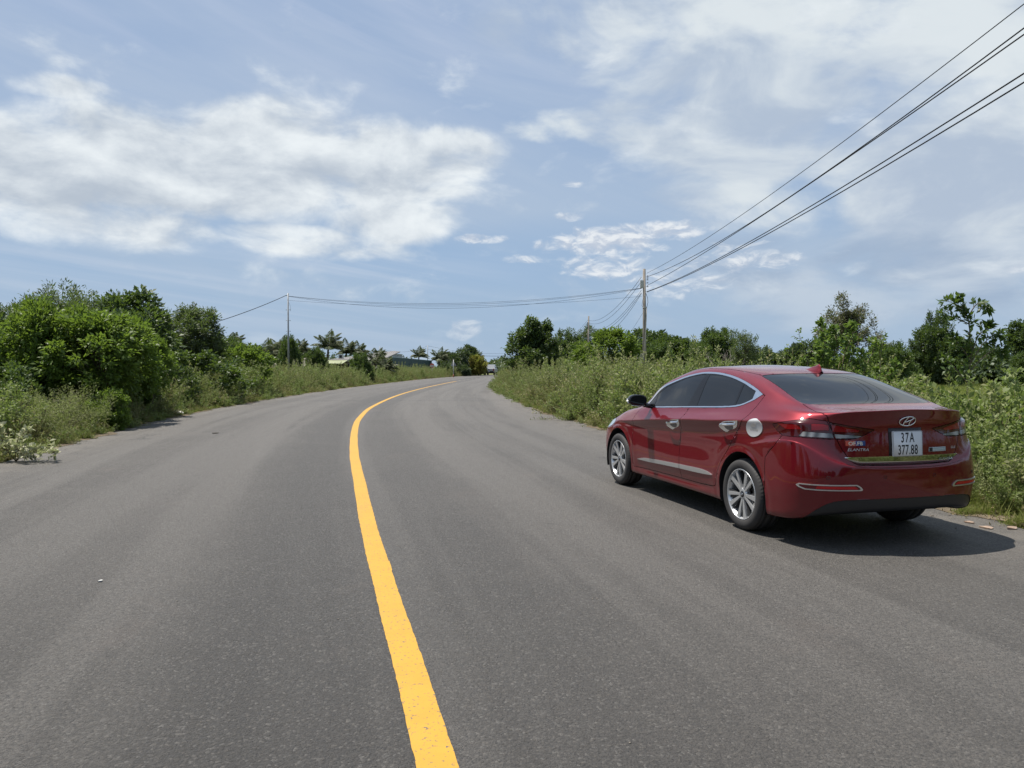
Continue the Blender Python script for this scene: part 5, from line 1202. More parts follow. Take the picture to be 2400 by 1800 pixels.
def build_red_car(loc, rz):
    global PANEL_DARK
    paint = paint_mat('red_paint', (.138, .0036, .0095))
    chrome = pmat('chrome', (.80,.81,.82), rough=.10, metal=1)[0]
    badge = pmat('badge_silver', (.55,.55,.55), rough=.35, metal=.15)[0]
    satin = pmat('satin_silver', (.62,.63,.64), rough=.28, metal=.85)[0]
    blackp = pmat('black_plastic', (.016,.017,.019), rough=.45)[0]
    glossb = pmat('gloss_black', (.008,.008,.010), rough=.08)[0]
    pillarb = pmat('pillar_black', (.006,.006,.007), rough=.22, spec=.3)[0]
    dark = pmat('dark_interior', (.004,.004,.005), rough=.9)[0]
    glass = pmat('tinted_glass', (.007,.008,.009), rough=.015)[0]
    glass.node_tree.nodes['Principled BSDF'].inputs['Specular IOR Level'].default_value = .42
    rglass = pmat('rear_tinted_glass', (.008,.010,.012), rough=.02)[0]
    rglass.node_tree.nodes['Principled BSDF'].inputs['Specular IOR Level'].default_value = .5
    lampred = pmat('lamp_red', (.20,.003,.006), rough=.3, spec=.1)[0]
    for mm_ in (lampred,):
        bb = mm_.node_tree.nodes['Principled BSDF']; bb.inputs['Coat Weight'].default_value = 1; bb.inputs['Coat Roughness'].default_value = .02
    lampbright = pmat('lamp_bright_red', (.55,.022,.03), rough=.18)[0]
    bb = lampbright.node_tree.nodes['Principled BSDF']; bb.inputs['Coat Weight'].default_value = 1
    lampdark = pmat('lamp_dark_red', (.055,.0015,.004), rough=.2, spec=.1)[0]
    lampdark.node_tree.nodes['Principled BSDF'].inputs['Coat Weight'].default_value = 1
    lampwhite, nt, b = pmat('lamp_clear', (.55,.56,.56), rough=.15); b.inputs['Coat Weight'].default_value = 1
    wv = nt.nodes.new('ShaderNodeTexWave'); wv.inputs['Scale'].default_value = 7; wv.inputs['Distortion'].default_value = 1.5; tc = nt.nodes.new('ShaderNodeTexCoord'); nt.links.new(tc.outputs['Object'], wv.inputs[0])
    rp = nt.nodes.new('ShaderNodeMapRange'); rp.inputs[3].default_value = .07; rp.inputs[4].default_value = .36; nt.links.new(wv.outputs['Fac'], rp.inputs[0])
    cb = nt.nodes.new('ShaderNodeCombineColor'); [nt.links.new(rp.outputs[0], cb.inputs[i]) for i in range(3)]; nt.links.new(cb.outputs[0], b.inputs['Base Color'])
    reflred = pmat('reflector_red', (.45,.008,.012), rough=.2)[0]
    headl = pmat('headlamp_lens', (.30,.36,.42), rough=.06)[0]

    PANEL_DARK = dark
    car = empty('parked_car', loc, rz)
    tag(car, 'red saloon car with chrome window trim parked at the right edge of the road', 'car')
    S = car_surface(4)
    lay = S.faces.layers.int.new('part'); names = {}
    def mark(name, faces):
        k = names.setdefault(name, len(names)+1)
        for f in faces: f[lay] = k
    sidef = lambda c: c.y > .45
    # wheel openings
    holes = []
    for ax, r in ((-.018, .366), (2.685, .368)):
        P = [(ax+r*math.cos(a), .325+r*math.sin(a)) for a in np.linspace(math.pi, 0, 33)] + [(ax+r, .10), (ax-r, .10)]
        fs = cut(S, P, 'y', lambda c: c.y > .55)
        bmesh.ops.delete(S, geom=fs, context='FACES')
    # front and rear doors
    dlo_top = [(2.135,.975),(1.98,1.150),(1.798,1.248),(1.501,1.332),(1.217,1.376),(1.045,1.386)]
    dlo_top2 = [(1.045,1.386),(.823,1.379),(.547,1.349),(.284,1.300),(.067,1.244),(-.071,1.196)]
    dlo_bot = [(-.006,1.147),(.11,1.101),(.242,1.073),(.487,1.054),(1.06,1.026),(1.458,1.004),(1.945,.978)]
    mid = [(1.045,1.386),(1.072,1.02),(1.090,.90),(1.140,.76),(1.152,.54),(1.125,.384),(1.108,.300)]
    mids = smooth_poly(mid, 2, False)
    front = smooth_poly(dlo_top, 3, False)[:-1] + mids + [(1.7,.293),(2.262,.281),(2.279,.35),(2.276,.476),(2.286,.70),(2.272,.82),(2.24,.90),(2.205,.953)]
    rear_edge = smooth_poly([(-.104,1.190),(-.095,1.09),(-.050,.985),(.030,.90),(.11,.815),(.171,.732),(.25,.645),(.323,.565),(.383,.462),(.412,.375),(.435,.330),(.50,.312)], 2, False)
    rear = smooth_poly(dlo_top2, 3, False) + rear_edge + [(.739,.303)] + mids[::-1]
    mark('front_door', cut(S, front, 'y', sidef))
    mark('rear_door', cut(S, rear, 'y', sidef))
    dlo = smooth_poly(dlo_top, 3, False)[:-1] + smooth_poly(dlo_top2, 3, False) + smooth_poly(dlo_bot, 2, False)
    mark('chrome', cut(S, dlo, 'y', sidef))
    inner = smooth_poly([(2.075,.991),(1.955,1.132),(1.78,1.229),(1.49,1.314),(1.205,1.359),(1.06,1.368),(.82,1.362),(.555,1.333),(.30,1.285),(.19,1.257),(.050,1.221)], 3, False) + \
            smooth_poly([(.030,1.152),(.115,1.114),(.245,1.086),(.487,1.066),(1.06,1.037),(1.458,1.015),(1.945,.990)], 2, False)
    mark('pillar', cut(S, inner, 'y', sidef))
    gf = [(1.885,1.001),(1.925,1.128)] + smooth_poly([(1.76,1.222),(1.467,1.308),(1.19,1.352),(1.068,1.360)], 3, False) + [(1.138,1.042),(1.45,1.024)]
    gr = [(.292,1.092)] + smooth_poly([(.322,1.282),(.535,1.323),(.785,1.352),(.990,1.358)], 3, False) + [(.945,1.050),(.49,1.074),(.36,1.082)]
    gq = [(.258,1.094),(.290,1.274),(.18,1.248),(.060,1.214),(.042,1.158),(.12,1.121),(.19,1.104)]
    for nm, P in (('glass_front', gf), ('glass_rear', gr), ('glass_quarter', gq)): mark(nm, cut(S, P, 'y', sidef))
    # tail end
    bump = [(-.377,.10),(-.377,.689),(-.43,.742),(-.49,.795),(-.53,.842),(-.562,.884),(-.70,.884),(-.865,.873),(-1.3,.873),(-1.3,.10)]
    mark('rear_bumper', cut(S, bump, 'y', lambda c: c.x < -.3))
    diff = smooth_poly([(.80,.20,1),(.772,.288),(.715,.352),(.65,.388),(.53,.404),(.30,.406),(-.05,.405,1)], 3, False) + [(-.05,.1),(.80,.1)]
    mark('lower_valance', cut(S, diff, 'x', lambda c: c.x < -.4))
    lidp = [(-.600,-.05),(-.598,.15),(-.588,.35),(-.572,.53),(-.545,.61),(-.521,.642),(-.611,.656),(-.727,.668),(-.80,.657),(-.84,.66),(-1.3,.66),(-1.3,-.05)]
    f1 = cut(S, lidp, 'z', lambda c: c.z > 1.062 and c.x < -.4)
    lidr = [(.657,1.12),(.650,1.064),(.634,1.009),(.614,.939),(.594,.886),(.556,.80),(.52,.742),(.472,.690),(.43,.672),(.2,.664),(-.05,.661),(-.05,1.12)]
    f2 = cut(S, lidr, 'x', lambda c: c.x < -.74)
    f1 = [f for f in S.faces if (lambda c: c.z > 1.062 and c.x < -.4 and in_poly(c.x, c.y, lidp))(f.calc_center_median())]
    mark('boot_lid', f1+f2)
    lo = smooth_poly([(.300,.969,1),(.213,.992),(.120,1.012),(-.008,1.030,1),(-.128,1.012,1),(-.166,.939),(-.185,.876,1),(-.057,.880),(.115,.884),(.212,.888),(.264,.925)], 2)
    lamp = cut(S, lo, 'o', lambda c: c.x < -.3 and c.y > .3)
    lk = names['boot_lid']
    mark('lampo', [f for f in lamp if f[lay] != lk])
    li = [(.70,1.02),(.640,1.005),(.48,.975),(.275,.944),(.36,.906),(.436,.877),(.60,.872),(.70,.872)]
    lamp = cut(S, li, 'x', lambda c: c.x < -.7)
    mark('lampi', [f for f in lamp if f[lay] == lk])
    for nm, src, P, pr in (('lampo_white', 'lampo', [(.040,.928),(-.165,.918),(-.178,.884),(.074,.892)], 'o'),
                       ('lampo_bright', 'lampo', [(.253,.978),(.095,.980),(.045,.944),(.183,.940)], 'o'),
                       ('lampo_bright', 'lampo', [(-.02,.990),(-.10,.990),(-.14,.980),(-.145,.942),(-.02,.940)], 'o'),
                       ('lampi_white', 'lampi', [(.600,.912),(.43,.900),(.39,.894),(.426,.882),(.600,.880)], 'x'),
                       ('lampi_bright', 'lampi', [(.62,.985),(.50,.962),(.40,.94),(.42,.925),(.612,.93)], 'x')):
        k = names[src]
        mark(nm, [f for f in cut(S, P, pr, lambda c: c.x < -.3 and c.y > .1) if f[lay] == k])
    # glass and roof
    rgp = smooth_poly([(.060,-.05,1),(.065,.15),(.09,.30),(.135,.44),(.190,.535),(.18,.553,1),(.10,.566),(.024,.574),(-.177,.597),(-.372,.622),(-.49,.634),(-.54,.60),(-.568,.525),(-.588,.3),(-.596,-.05,1)], 2)
    mark('rear_window', cut(S, rgp, 'z', lambda c: c.z > 1.05 and -.9 < c.x < .5))
    roof = [(.068,-.05),(.075,.15),(.10,.30),(.145,.44),(.200,.545),(.41,.547),(.74,.543),(1.2,.545),(1.60,.565),(1.66,.52),(1.70,.3),(1.715,-.05)]
    mark('roof', cut(S, roof, 'z', lambda c: c.z > 1.3))
    wsp = [(1.73,-.05),(1.715,.3),(1.675,.53),(1.76,.60),(2.05,.625),(2.40,.64),(2.53,.60),(2.60,.3),(2.62,-.05)]
    mark('windscreen', cut(S, wsp, 'z', lambda c: c.z > .9))
    hood = [(2.63,-.05),(2.61,.3),(2.54,.60),(2.42,.68),(2.8,.66),(3.1,.58),(3.35,.45),(3.44,.3),(3.45,-.05)]
    mark('bonnet', cut(S, hood, 'z', lambda c: c.z > .70 and c.x > 2.2))
    fb = [(2.79,.10),(2.79,.690),(2.84,.73),(2.90,.742),(3.2,.66),(3.4,.64),(3.8,.70),(3.8,.1)]
    mark('front_bumper', cut(S, fb, 'y', lambda c: c.x > 2.6))
    hl = [(2.845,.775),(2.86,.745),(2.95,.705),(3.15,.665),(3.5,.645),(3.5,.74),(3.15,.775),(2.95,.80)]
    mark('headl', cut(S, hl, 'y', lambda c: c.x > 2.7 and c.y > .3))
    bmesh.ops.remove_doubles(S, verts=S.verts, dist=.0022); bmesh.ops.dissolve_degenerate(S, dist=1e-4, edges=S.edges)
    groups = {}
    for f in S.faces: groups.setdefault(f[lay], []).append(f)
    G = lambda n: groups.get(names[n], [])
    part('body', take(S, groups.get(0, []), 0, .0030, .014), paint, car)
    P_ = {}
    for sd in (1, -1):
        for nm in ('front_door', 'rear_door'):
            d = part('door', take(S, G(nm), 0, .0032, .014, sd), paint, car)
            P_[nm, sd] = d
            part('window', take(S, G('glass_'+nm.split('_')[0]), -.003, 0, .01, sd), glass, d)
            if nm == 'rear_door': part('quarter_window', take(S, G('glass_quarter'), -.003, 0, .01, sd), glass, d)
        part('window_frame', take(S, G('pillar'), -.001, 0, .01, sd), pillarb, car)
        part('chrome_window_trim', take(S, G('chrome'), .003, 0, .012, sd), chrome, car)
        tl = part('tail_lamp', take(S, G('lampo'), .001, .002, .012, sd), lampdark, car)
        part('reversing_lens', take(S, G('lampo_white'), .001, 0, .01, sd), lampwhite, tl)
        part('brake_lens', take(S, G('lampo_bright'), .001, 0, .01, sd), lampred, tl)
        hlo = part('headlamp', take(S, G('headl'), .001, .002, .012, sd), headl, car)
    lid = part('boot_lid', take(S, G('boot_lid'), 0, .0032, .014), paint, car)
    for sd in (1, -1):
        tl = part('lid_lamp', take(S, G('lampi'), .001, .002, .012, sd), lampdark, lid)
        part('lens', take(S, G('lampi_white'), .001, 0, .01, sd), lampwhite, tl)
        part('brake_lens', take(S, G('lampi_bright'), .001, 0, .01, sd), lampred, tl)
    bumper = part('rear_bumper', take(S, G('rear_bumper'), 0, .0030, .014), paint, car)
    part('lower_valance', take(S, G('lower_valance'), -.006, 0, .01), blackp, bumper)
    part('rear_window', take(S, G('rear_window'), -.002, .002, .010), rglass, car)
    part('roof', take(S, G('roof'), 0, .003, .012), paint, car)
    part('windscreen', take(S, G('windscreen'), -.002, .002, .010), glass, car)
    part('bonnet', take(S, G('bonnet'), 0, .0025, .012), paint, car)
    part('front_bumper', take(S, G('front_bumper'), 0, .0030, .014), paint, car)
    # black inner shell added behind the gaps so no light leaks through
    part('light_block_shell', take(S, list(S.faces), -.016, 0, 0), dark, car)


    # ---- helper: applied trim cut from a fresh copy of the shell
    S0 = car_surface(4)
    tree = BVHTree.FromBMesh(S0)
    def trim(P, pr, filt, off, flange, side):
        fs = cut(S0, P, pr, filt)
        return take(S0, fs, off, 0, flange, side)
    def hit_rear(y, z):
        l, n, i, d = tree.ray_cast(Vector((-3, max(abs(y), 1e-4), z)), Vector((1,0,0)))
        if y < 0: l = Vector((l.x, -l.y, l.z)); n = Vector((n.x, -n.y, n.z))
        return l, n
    def hit_side(x, z):
        l, n, i, d = tree.ray_cast(Vector((x, 3, z)), Vector((0,-1,0)))
        return l, n
    # chrome side mouldings
    mo_f = smooth_poly([(2.150,.378,1),(2.00,.406),(1.854,.417),(1.5,.432),(1.132,.443,1),(1.132,.401,1),(1.5,.391),(1.856,.379)], 3)
    mo_r = smooth_poly([(1.122,.443,1),(.85,.450),(.716,.452),(.60,.447),(.53,.436),(.478,.420,1),(.618,.411),(.85,.405),(1.122,.401,1)], 3)
    for sd in (1, -1):
        part('chrome_moulding', trim(mo_f, 'y', sidef, .008, .008, sd), satin, P_['front_door', sd])
        part('chrome_moulding', trim(mo_r, 'y', sidef, .008, .008, sd), satin, P_['rear_door', sd])
    # door handles
    hf = smooth_poly([(1.431,.822),(1.36,.862),(1.273,.889),(1.113,.904,1),(1.139,.847),(1.20,.818),(1.25,.806),(1.307,.784),(1.37,.797)], 4)
    hr = smooth_poly([(.362,.893),(.30,.927),(.225,.948),(.023,.965,1),(.060,.907),(.13,.880),(.18,.870),(.238,.846),(.31,.862)], 4)
    for nm, P, cx, cz, sl in (('front_door', hf, 1.275, .846, -.10), ('rear_door', hr, .20, .905, -.08)):
        inner_ = [(cx+.075*math.cos(a)-.01, cz-.002+.035*math.sin(a)) for a in np.linspace(0, 2*math.pi, 20, endpoint=False)]
        for sd in (1, -1):
            d = P_[nm, sd]
            h = part('door_handle', None, chrome, d)
            bmh = trim(P, 'y', sidef, .004, .004, sd)
            # pull bar
            secs = []
            for t in np.linspace(-1, 1, 15):
                x = cx + .125*t; z = cz + .012 + sl*.125*t*-1*-1
                l, n = hit_side(x, z); y = l.y + .034*(1-abs(t)**3.5) + .006
                w = .013*(1-.45*abs(t)**4); secs.append((Vector((x, y*sd, z)), w*.75, w))
            loft_ellipse(bmh, secs)
            l, n = hit_side(cx-.11, cz)
            set_mesh(h, bmh)
            part('handle_cup', trim(inner_, 'y', sidef, .0055, .002, sd), bpy.data.materials.get('cup_shadow') or pmat('cup_shadow', (.16,.16,.17), rough=.15, metal=1)[0], h)
    # fuel cap cover with rim
    def ell(cx, cz, rx, rz_, tilt, n=28): return [(cx+rx*math.cos(a)*math.cos(tilt)-rz_*math.sin(a)*math.sin(tilt), cz+rx*math.cos(a)*math.sin(tilt)+rz_*math.sin(a)*math.cos(tilt)) for a in np.linspace(0, 2*math.pi, n, endpoint=False)]
    fu = part('fuel_door', trim(ell(-.206,.918,.118,.076,-.25), 'y', lambda c: c.y > .5 and c.x < .3, .005, .005, 1), pmat('pale_metal', (.55,.56,.57), rough=.30, metal=.25)[0], car)
    part('fuel_door_crest', trim(ell(-.206,.942,.040,.018,-.2, 18), 'y', lambda c: c.y > .5 and c.x < .3, .0065, .002, 1), satin, fu)
    put_text('fuel_door_text', 'ELANTRA', fu, pmat('engraved', (.40,.40,.39), rough=.3, metal=.6)[0], lambda u, v: on_side(hit_side, -.206-u, .892+v, .0062, 1), .030, .82)
    # bumper reflectors with chrome ring
    ro = smooth_poly([(.082,.512),(.060,.526,1),(-.346,.527,1),(-.372,.508),(-.384,.486),(-.374,.478,1),(.016,.481,1),(.060,.496)], 3)
    ri = smooth_poly([(.062,.511),(.050,.518,1),(-.343,.518,1),(-.362,.503),(-.368,.490),(-.360,.486,1),(.012,.489,1),(.045,.500)], 3)
    rr = [(-.080,.513),(-.330,.513),(-.352,.497),(-.352,.490),(-.060,.493)]
    of = lambda c: c.x < -.4 and c.y > .2
    for sd in (1, -1):
        a = cut(S0, ro, 'o', of); b_ = set(cut(S0, ri, 'o', of))
        a = [f for f in S0.faces if of(f.calc_center_median()) and in_poly(f.calc_center_median().dot(PROJ['o'][0]), f.calc_center_median().z, ro)]
        ring = part('reflector_ring', take(S0, [f for f in a if f not in b_], .007, 0, .009, sd), satin, bumper)
        part('reflector', trim(rr, 'o', of, .003, .003, sd), reflred, ring)
    # chrome strip along the foot of the boot lid
    b_ = bmesh.new(); g0 = []
    for i in range(41):
        y = -.528+1.056*i/40; f_ = abs(y)/.528; zb = .667+.004*f_+.052*max(0, (f_-.76)/.24)**1.8; l, n = hit_rear(y, .684 if abs(y) < .42 else .684+.04*(abs(y)-.42)/.11); x = l.x-.003
        g0.append((b_.verts.new((x+.0005, y, .731)), b_.verts.new((x, y, (zb+.731)/2)), b_.verts.new((x, y, zb)), b_.verts.new((x+.012, y, zb-.001))))
    for p0, p1 in zip(g0[:-1], g0[1:]):
        for j in range(3): b_.faces.new((p0[j], p1[j], p1[j+1], p0[j+1]))
    bmesh.ops.recalc_face_normals(b_, faces=b_.faces); b_.faces.ensure_lookup_table()
    if b_.faces[60].normal.x > 0: bmesh.ops.reverse_faces(b_, faces=b_.faces)
    part('chrome_strip', b_, pmat('mirror_strip', (.46,.48,.46), rough=.06, metal=1)[0], lid)
    stt = [(-.05,.735),(.540,.733),(.538,.728),(-.05,.730)]
    part('strip_edge', trim(stt, 'x', lambda c: c.x < -.7, .005, .005, 0), chrome, lid)
    rear_on = lambda y0, z0, off: (lambda u, v: on_rear(hit_rear, y0-u, z0+v, off))
    put_text('lid_badge', 'ELANTRA', lid, badge, rear_on(.425, .781, .004), .030, 1.35, shear=.25, thick=.003)
    put_text('trim_badge', 'GLS', lid, badge, rear_on(-.500, .778, .004), .026, 1.25, shear=.25, thick=.003)
    put_text('strip_badge', 'ELANTRA', lid, satin, rear_on(-.400, .690, .0095), .026, 1.3, shear=.25, thick=.001)
    # round crest with slanted letter
    bmE = bmesh.new(); cy, cz = -.012, 1.010
    ptsr = [rear_on(cy, cz, .006)(.076*math.cos(a), .038*math.sin(a)) for a in np.linspace(0, 2*math.pi, 41)[:-1]]
    tube(bmE, ptsr+[ptsr[0]], .0050, 8)
    def stroke(pts, r):
        q = [rear_on(cy, cz, .007)(u, v) for u, v in smooth_poly(pts, 4, False)]; tube(bmE, q, r, 8)
    stroke([(-.034,-.033),(-.030,-.012),(-.020,.012),(-.008,.036)], .0052)
    stroke([(.022,-.036),(.022,-.012),(.032,.012),(.050,.026)], .0052)
    stroke([(-.026,-.006),(-.008,-.004),(.010,.004),(.030,.010)], .0052)
    part('crest', bmE, chrome, lid)
    # number plate in its recess
    rec = [(.158,.952),(-.158,.952),(-.165,.715),(.165,.715)]
    rb = bmesh.new(); add_rear_patch(rb, hit_rear, -.158, .155, .7385, .955, .003)
    part('plate_recess', rb, pmat('plate_recess_black', (.010,.006,.007), rough=.35)[0], lid)
    a0, n0 = hit_rear(0, .83); 
    plate_c = Vector((-.947, -.012, .831)); up = Vector((.045,0,1)).normalized(); nrm = Vector((-1,0,.045)).normalized(); rt = Vector((0,-1,0))
    pl = bmesh.new(); rounded_plate(pl, plate_c, rt, up, nrm, .280, .200, .012, .004)
    plo = part('number_plate', pl, pmat('plate_white', (.72,.72,.71), rough=.35)[0], car)
    pb = bmesh.new(); rounded_frame(pb, plate_c+nrm*.0042, rt, up, nrm, .276, .196, .011, .0022)
    ink = pmat('plate_ink', (.012,.012,.014), rough=.5)[0]
    part('plate_border', pb, ink, plo)
    pos = lambda y0, z0: (lambda u, v: plate_c + rt*(y0+u) + up*(z0+v) + nrm*.0045)
    put_text('plate_text', '37A', plo, ink, pos(0.0, .012), .108, .62, bold=.0016, gap=1.25)
    put_text('plate_text', '377.88', plo, ink, pos(0.0, -.084), .108, .62, bold=.0016, gap=1.06)
    # stickers
    def sticker(name, y, z, w, h, mat, off=.003):
        b_ = bmesh.new(); add_rear_patch(b_, hit_rear, y-w/2, y+w/2, z-h/2, z+h/2, off); return part(name, b_, mat, lid)
    m, nt, bsd = pmat('sticker_red_blue', (.6,.1,.05), rough=.3)
    tc = nt.nodes.new('ShaderNodeTexCoord'); sp = nt.nodes.new('ShaderNodeSeparateXYZ'); nt.links.new(tc.outputs['Object'], sp.inputs[0])
    mr = nt.nodes.new('ShaderNodeMapRange'); mr.inputs[1].default_value = .455; mr.inputs[2].default_value = .435; nt.links.new(sp.outputs[1], mr.inputs[0])
    mx = nt.nodes.new('ShaderNodeMix'); mx.data_type = 'RGBA'; mx.inputs[6].default_value = (.50,.07,.035,1); mx.inputs[7].default_value = (.02,.05,.19,1)
    nt.links.new(mr.outputs[0], mx.inputs[0]); nt.links.new(mx.outputs[2], bsd.inputs['Base Color'])
    stk = sticker('sticker', .443, .840, .160, .040, m)
    put_text('sticker_text', 'OF.FB', stk, pmat('sticker_cream', (.62,.58,.48), rough=.4)[0], rear_on(.443, .826, .0042), .040, 1.15, bold=.0008)
    stk = sticker('sticker', -.320, .777, .180, .034, pmat('sticker_pale', (.42,.47,.47), rough=.3)[0])
    sticker('sticker_symbol', -.250, .777, .034, .030, ink, .0036)
    sticker('sticker_line', -.335, .786, .125, .003, pmat('sticker_teal', (.05,.16,.17), rough=.4)[0], .0036)
    sticker('sticker_line', -.335, .770, .125, .002, bpy.data.materials['sticker_teal'], .0036)
    # parking sensors
    for y in (.69, .235, -.235, -.69):
        l, n = hit_rear(y, .58); b_ = bmesh.new()
        q = [rear_on(y, .58, .0012)(.012*math.cos(a), .012*math.sin(a)) for a in np.linspace(0, 2*math.pi, 17)]
        tube(b_, q, .0012, 5); part('parking_sensor', b_, blackp, bumper)
    # shark fin aerial
    b_ = bmesh.new(); secs = []
    for x, zt, hw in ((.30,1.417,.006),(.27,1.424,.030),(.22,1.437,.036),(.17,1.447,.036),(.135,1.460,.036),(.115,1.464,.034),(.100,1.452,.030),(.085,1.43,.026),(.078,1.40,.018)):
        zb = 1.385 + (x-.08)*.14
        secs.append([Vector((x, y*hw, zb + max(zt-zb, .004)*h)) for y, h in ((-1,-.15),(-.9,.12),(-.45,.40),(-.13,.8),(0,1),(.13,.8),(.45,.40),(.9,.12),(1,-.15))])
    loft(b_, secs); part('aerial_fin', b_, paint, car)
    # papers behind the rear window: pale shelf item just under the glass
    # mirrors
    for sd in (1, -1):
        b_ = bmesh.new(); secs = []
        for t in np.linspace(0, 1, 9):
            x = 1.865 + .145*t; k = math.sqrt(max(0, 1-t**2.4))*.96+.04
            secs.append([Vector((x, sd*(1.005 + .105*k*cy_), 1.062 + .066*k*cz_ + .010*t)) for cy_, cz_ in
                         [(math.copysign(abs(math.cos(a))**.72, math.cos(a)), math.copysign(abs(math.sin(a))**.8, math.sin(a))*(1 if math.sin(a) > 0 else .85)) for a in np.linspace(0, 2*math.pi, 25)[:-1]]])
        loft(b_, secs, closed=True, cap=True)
        tube(b_, [Vector((1.93, sd*.915, 1.018)), Vector((1.925, sd*.85, 1.000)), Vector((1.92, sd*.79, .996))], .028, 10)
        mirr = part('wing_mirror', b_, glossb, car)
        b_ = bmesh.new(); q = [Vector((1.8635, sd*(1.005+.094*math.copysign(abs(math.cos(a))**.72, math.cos(a))), 1.062+.057*math.copysign(abs(math.sin(a))**.8, math.sin(a)))) for a in np.linspace(0, 2*math.pi, 25)[:-1]]
        f = b_.faces.new([b_.verts.new(v) for v in q]); bmesh.ops.recalc_face_normals(b_, faces=[f])
        if f.normal.x > 0: f.normal_flip()
        part('mirror_glass', b_, glass, mirr)
        b_ = bmesh.new(); tube(b_, [Vector((1.89, sd*(1.108), 1.03)), Vector((1.92, sd*1.112, 1.06)), Vector((1.96, sd*1.095, 1.08))], .008, 8)
        part('indicator', b_, satin, mirr)
        b_ = bmesh.new(); tube(b_, [Vector((1.868, sd*(.925), 1.006)), Vector((1.866, sd*1.0, 1.000)), Vector((1.868, sd*1.085, 1.012))], .004, 6)
        part('mirror_trim', b_, chrome, mirr)
    # wheel wells, mud flaps, underbody
    for ax, r in ((-.018,.366),(2.685,.368)):
        for sd in (1, -1):
            b_ = bmesh.new(); secs = []
            for y in (.884, .60, .50):
                secs.append([Vector((ax+(r+.004 if y > .8 else r)*math.cos(a), sd*y, .325+(r+.004 if y > .8 else r)*math.sin(a))) for a in np.linspace(-.35, math.pi+.35, 30)])
            loft(b_, secs); bmesh.ops.recalc_face_normals(b_, faces=b_.faces)
            vs = [v for v in b_.verts if abs(abs(v.co.y)-.5) < 1e-4]
            b_.faces.new(vs); part('wheel_well', b_, dark, car)
    for ax, mx_ in ((-.445,1),(2.262,-1)):
        for sd in (1, -1):
            b_ = bmesh.new(); x = ax if mx_ > 0 else ax
            add_box(b_, Vector((x-.006, sd*.735-.0, .285)), Vector((.012, .26 if mx_ > 0 else .24, .16))); bmesh.ops.rotate(b_, cent=(x, 0, .36), matrix=Matrix.Rotation(.22 if mx_ > 0 else .1, 3, 'Y'), verts=b_.verts)
            part('mud_flap', b_, blackp, car)
    b_ = bmesh.new()
    add_box(b_, Vector((1.40, 0, .255)), Vector((3.9, 1.40, .09))); add_box(b_, Vector((-.70, .0, .34)), Vector((.25, .9, .06)))
    part('underbody', b_, dark, car)
    # wheels
    machined = pmat('machined_alloy', (.56,.57,.58), rough=.34, metal=.7)[0]; grey_in = pmat('grey_alloy', (.055,.057,.06), rough=.4, metal=.5)[0]
    tyre_m = tyre_mat(); disc = pmat('brake_disc', (.30,.29,.28), rough=.35, metal=1)[0]
    proto = None
    for wx, sd, ph in ((0,1,.02),(2.70,1,-.05),(0,-1,.9),(2.70,-1,.3)):
        if proto is None:
            proto = make_wheel(car, tyre_m, machined, grey_in, disc, glossb, chrome); wobj = proto
        else: wobj = copy_tree(proto, car)
        wobj.location = (wx, sd*.885, .316); wobj.rotation_euler = (0, ph, 0) if sd > 0 else (0, ph, math.pi)
    S.free(); S0.free()
    return car

def on_rear(hit, y, z, off):
    l, n = hit(y, z); return l + n*off
def on_side(hit, x, z, off, sd):
    l, n = hit(x, z); q = l + n*off; return Vector((q.x, q.y*sd, q.z))
def add_rear_patch(bm, hit, y0, y1, z0, z1, off, n=10, m=6):
    g = [[bm.verts.new(on_rear(hit, y0+(y1-y0)*i/n, z0+(z1-z0)*j/m, off)) for i in range(n+1)] for j in range(m+1)]
    low = [[bm.verts.new(on_rear(hit, y0+(y1-y0)*i/n, z0+(z1-z0)*j/m, .0002)) for i in range(n+1)] for j in range(m+1)]
    for j in range(m):
        for i in range(n): bm.faces.new((g[j][i+1], g[j][i], g[j+1][i], g[j+1][i+1]))
    ring = [(0,i) for i in range(n+1)]+[(j,n) for j in range(1,m+1)]+[(m,i) for i in range(n-1,-1,-1)]+[(j,0) for j in range(m-1,0,-1)]
    for a, b in zip(ring, ring[1:]+ring[:1]): bm.faces.new((g[a[0]][a[1]], g[b[0]][b[1]], low[b[0]][b[1]], low[a[0]][a[1]]))
    bmesh.ops.recalc_face_normals(bm, faces=bm.faces)
    if sum(f.normal.x*f.calc_area() for f in bm.faces) > 0: bmesh.ops.reverse_faces(bm, faces=bm.faces)
def plate_outline(c, rt, up, w, h, r, n=5):
    out = []
    for cx, cy, a0 in ((1,1,0),(-1,1,90),(-1,-1,180),(1,-1,270)):
        for i in range(n+1):
            a = math.radians(a0+90*i/n); out.append(c + rt*(cx*(w/2-r)+r*math.cos(a)) + up*(cy*(h/2-r)+r*math.sin(a)))
    return out
def rounded_plate(bm, c, rt, up, nrm, w, h, r, t):
    o = plate_outline(c, rt, up, w, h, r)
    a = [bm.verts.new(p+nrm*t) for p in o]; b = [bm.verts.new(p-nrm*.02) for p in o]
    bm.faces.new(a); bm.faces.new(b[::-1])
    for i in range(len(o)): j = (i+1) % len(o); bm.faces.new((a[j], a[i], b[i], b[j]))
    bmesh.ops.recalc_face_normals(bm, faces=bm.faces)
def rounded_frame(bm, c, rt, up, nrm, w, h, r, t):
    o = plate_outline(c, rt, up, w, h, r); i_ = plate_outline(c, rt, up, w-2*t, h-2*t, r-t)
    a = [bm.verts.new(p) for p in o]; b = [bm.verts.new(p) for p in i_]
    for i in range(len(o)): j = (i+1) % len(o); bm.faces.new((a[i], a[j], b[j], b[i]))

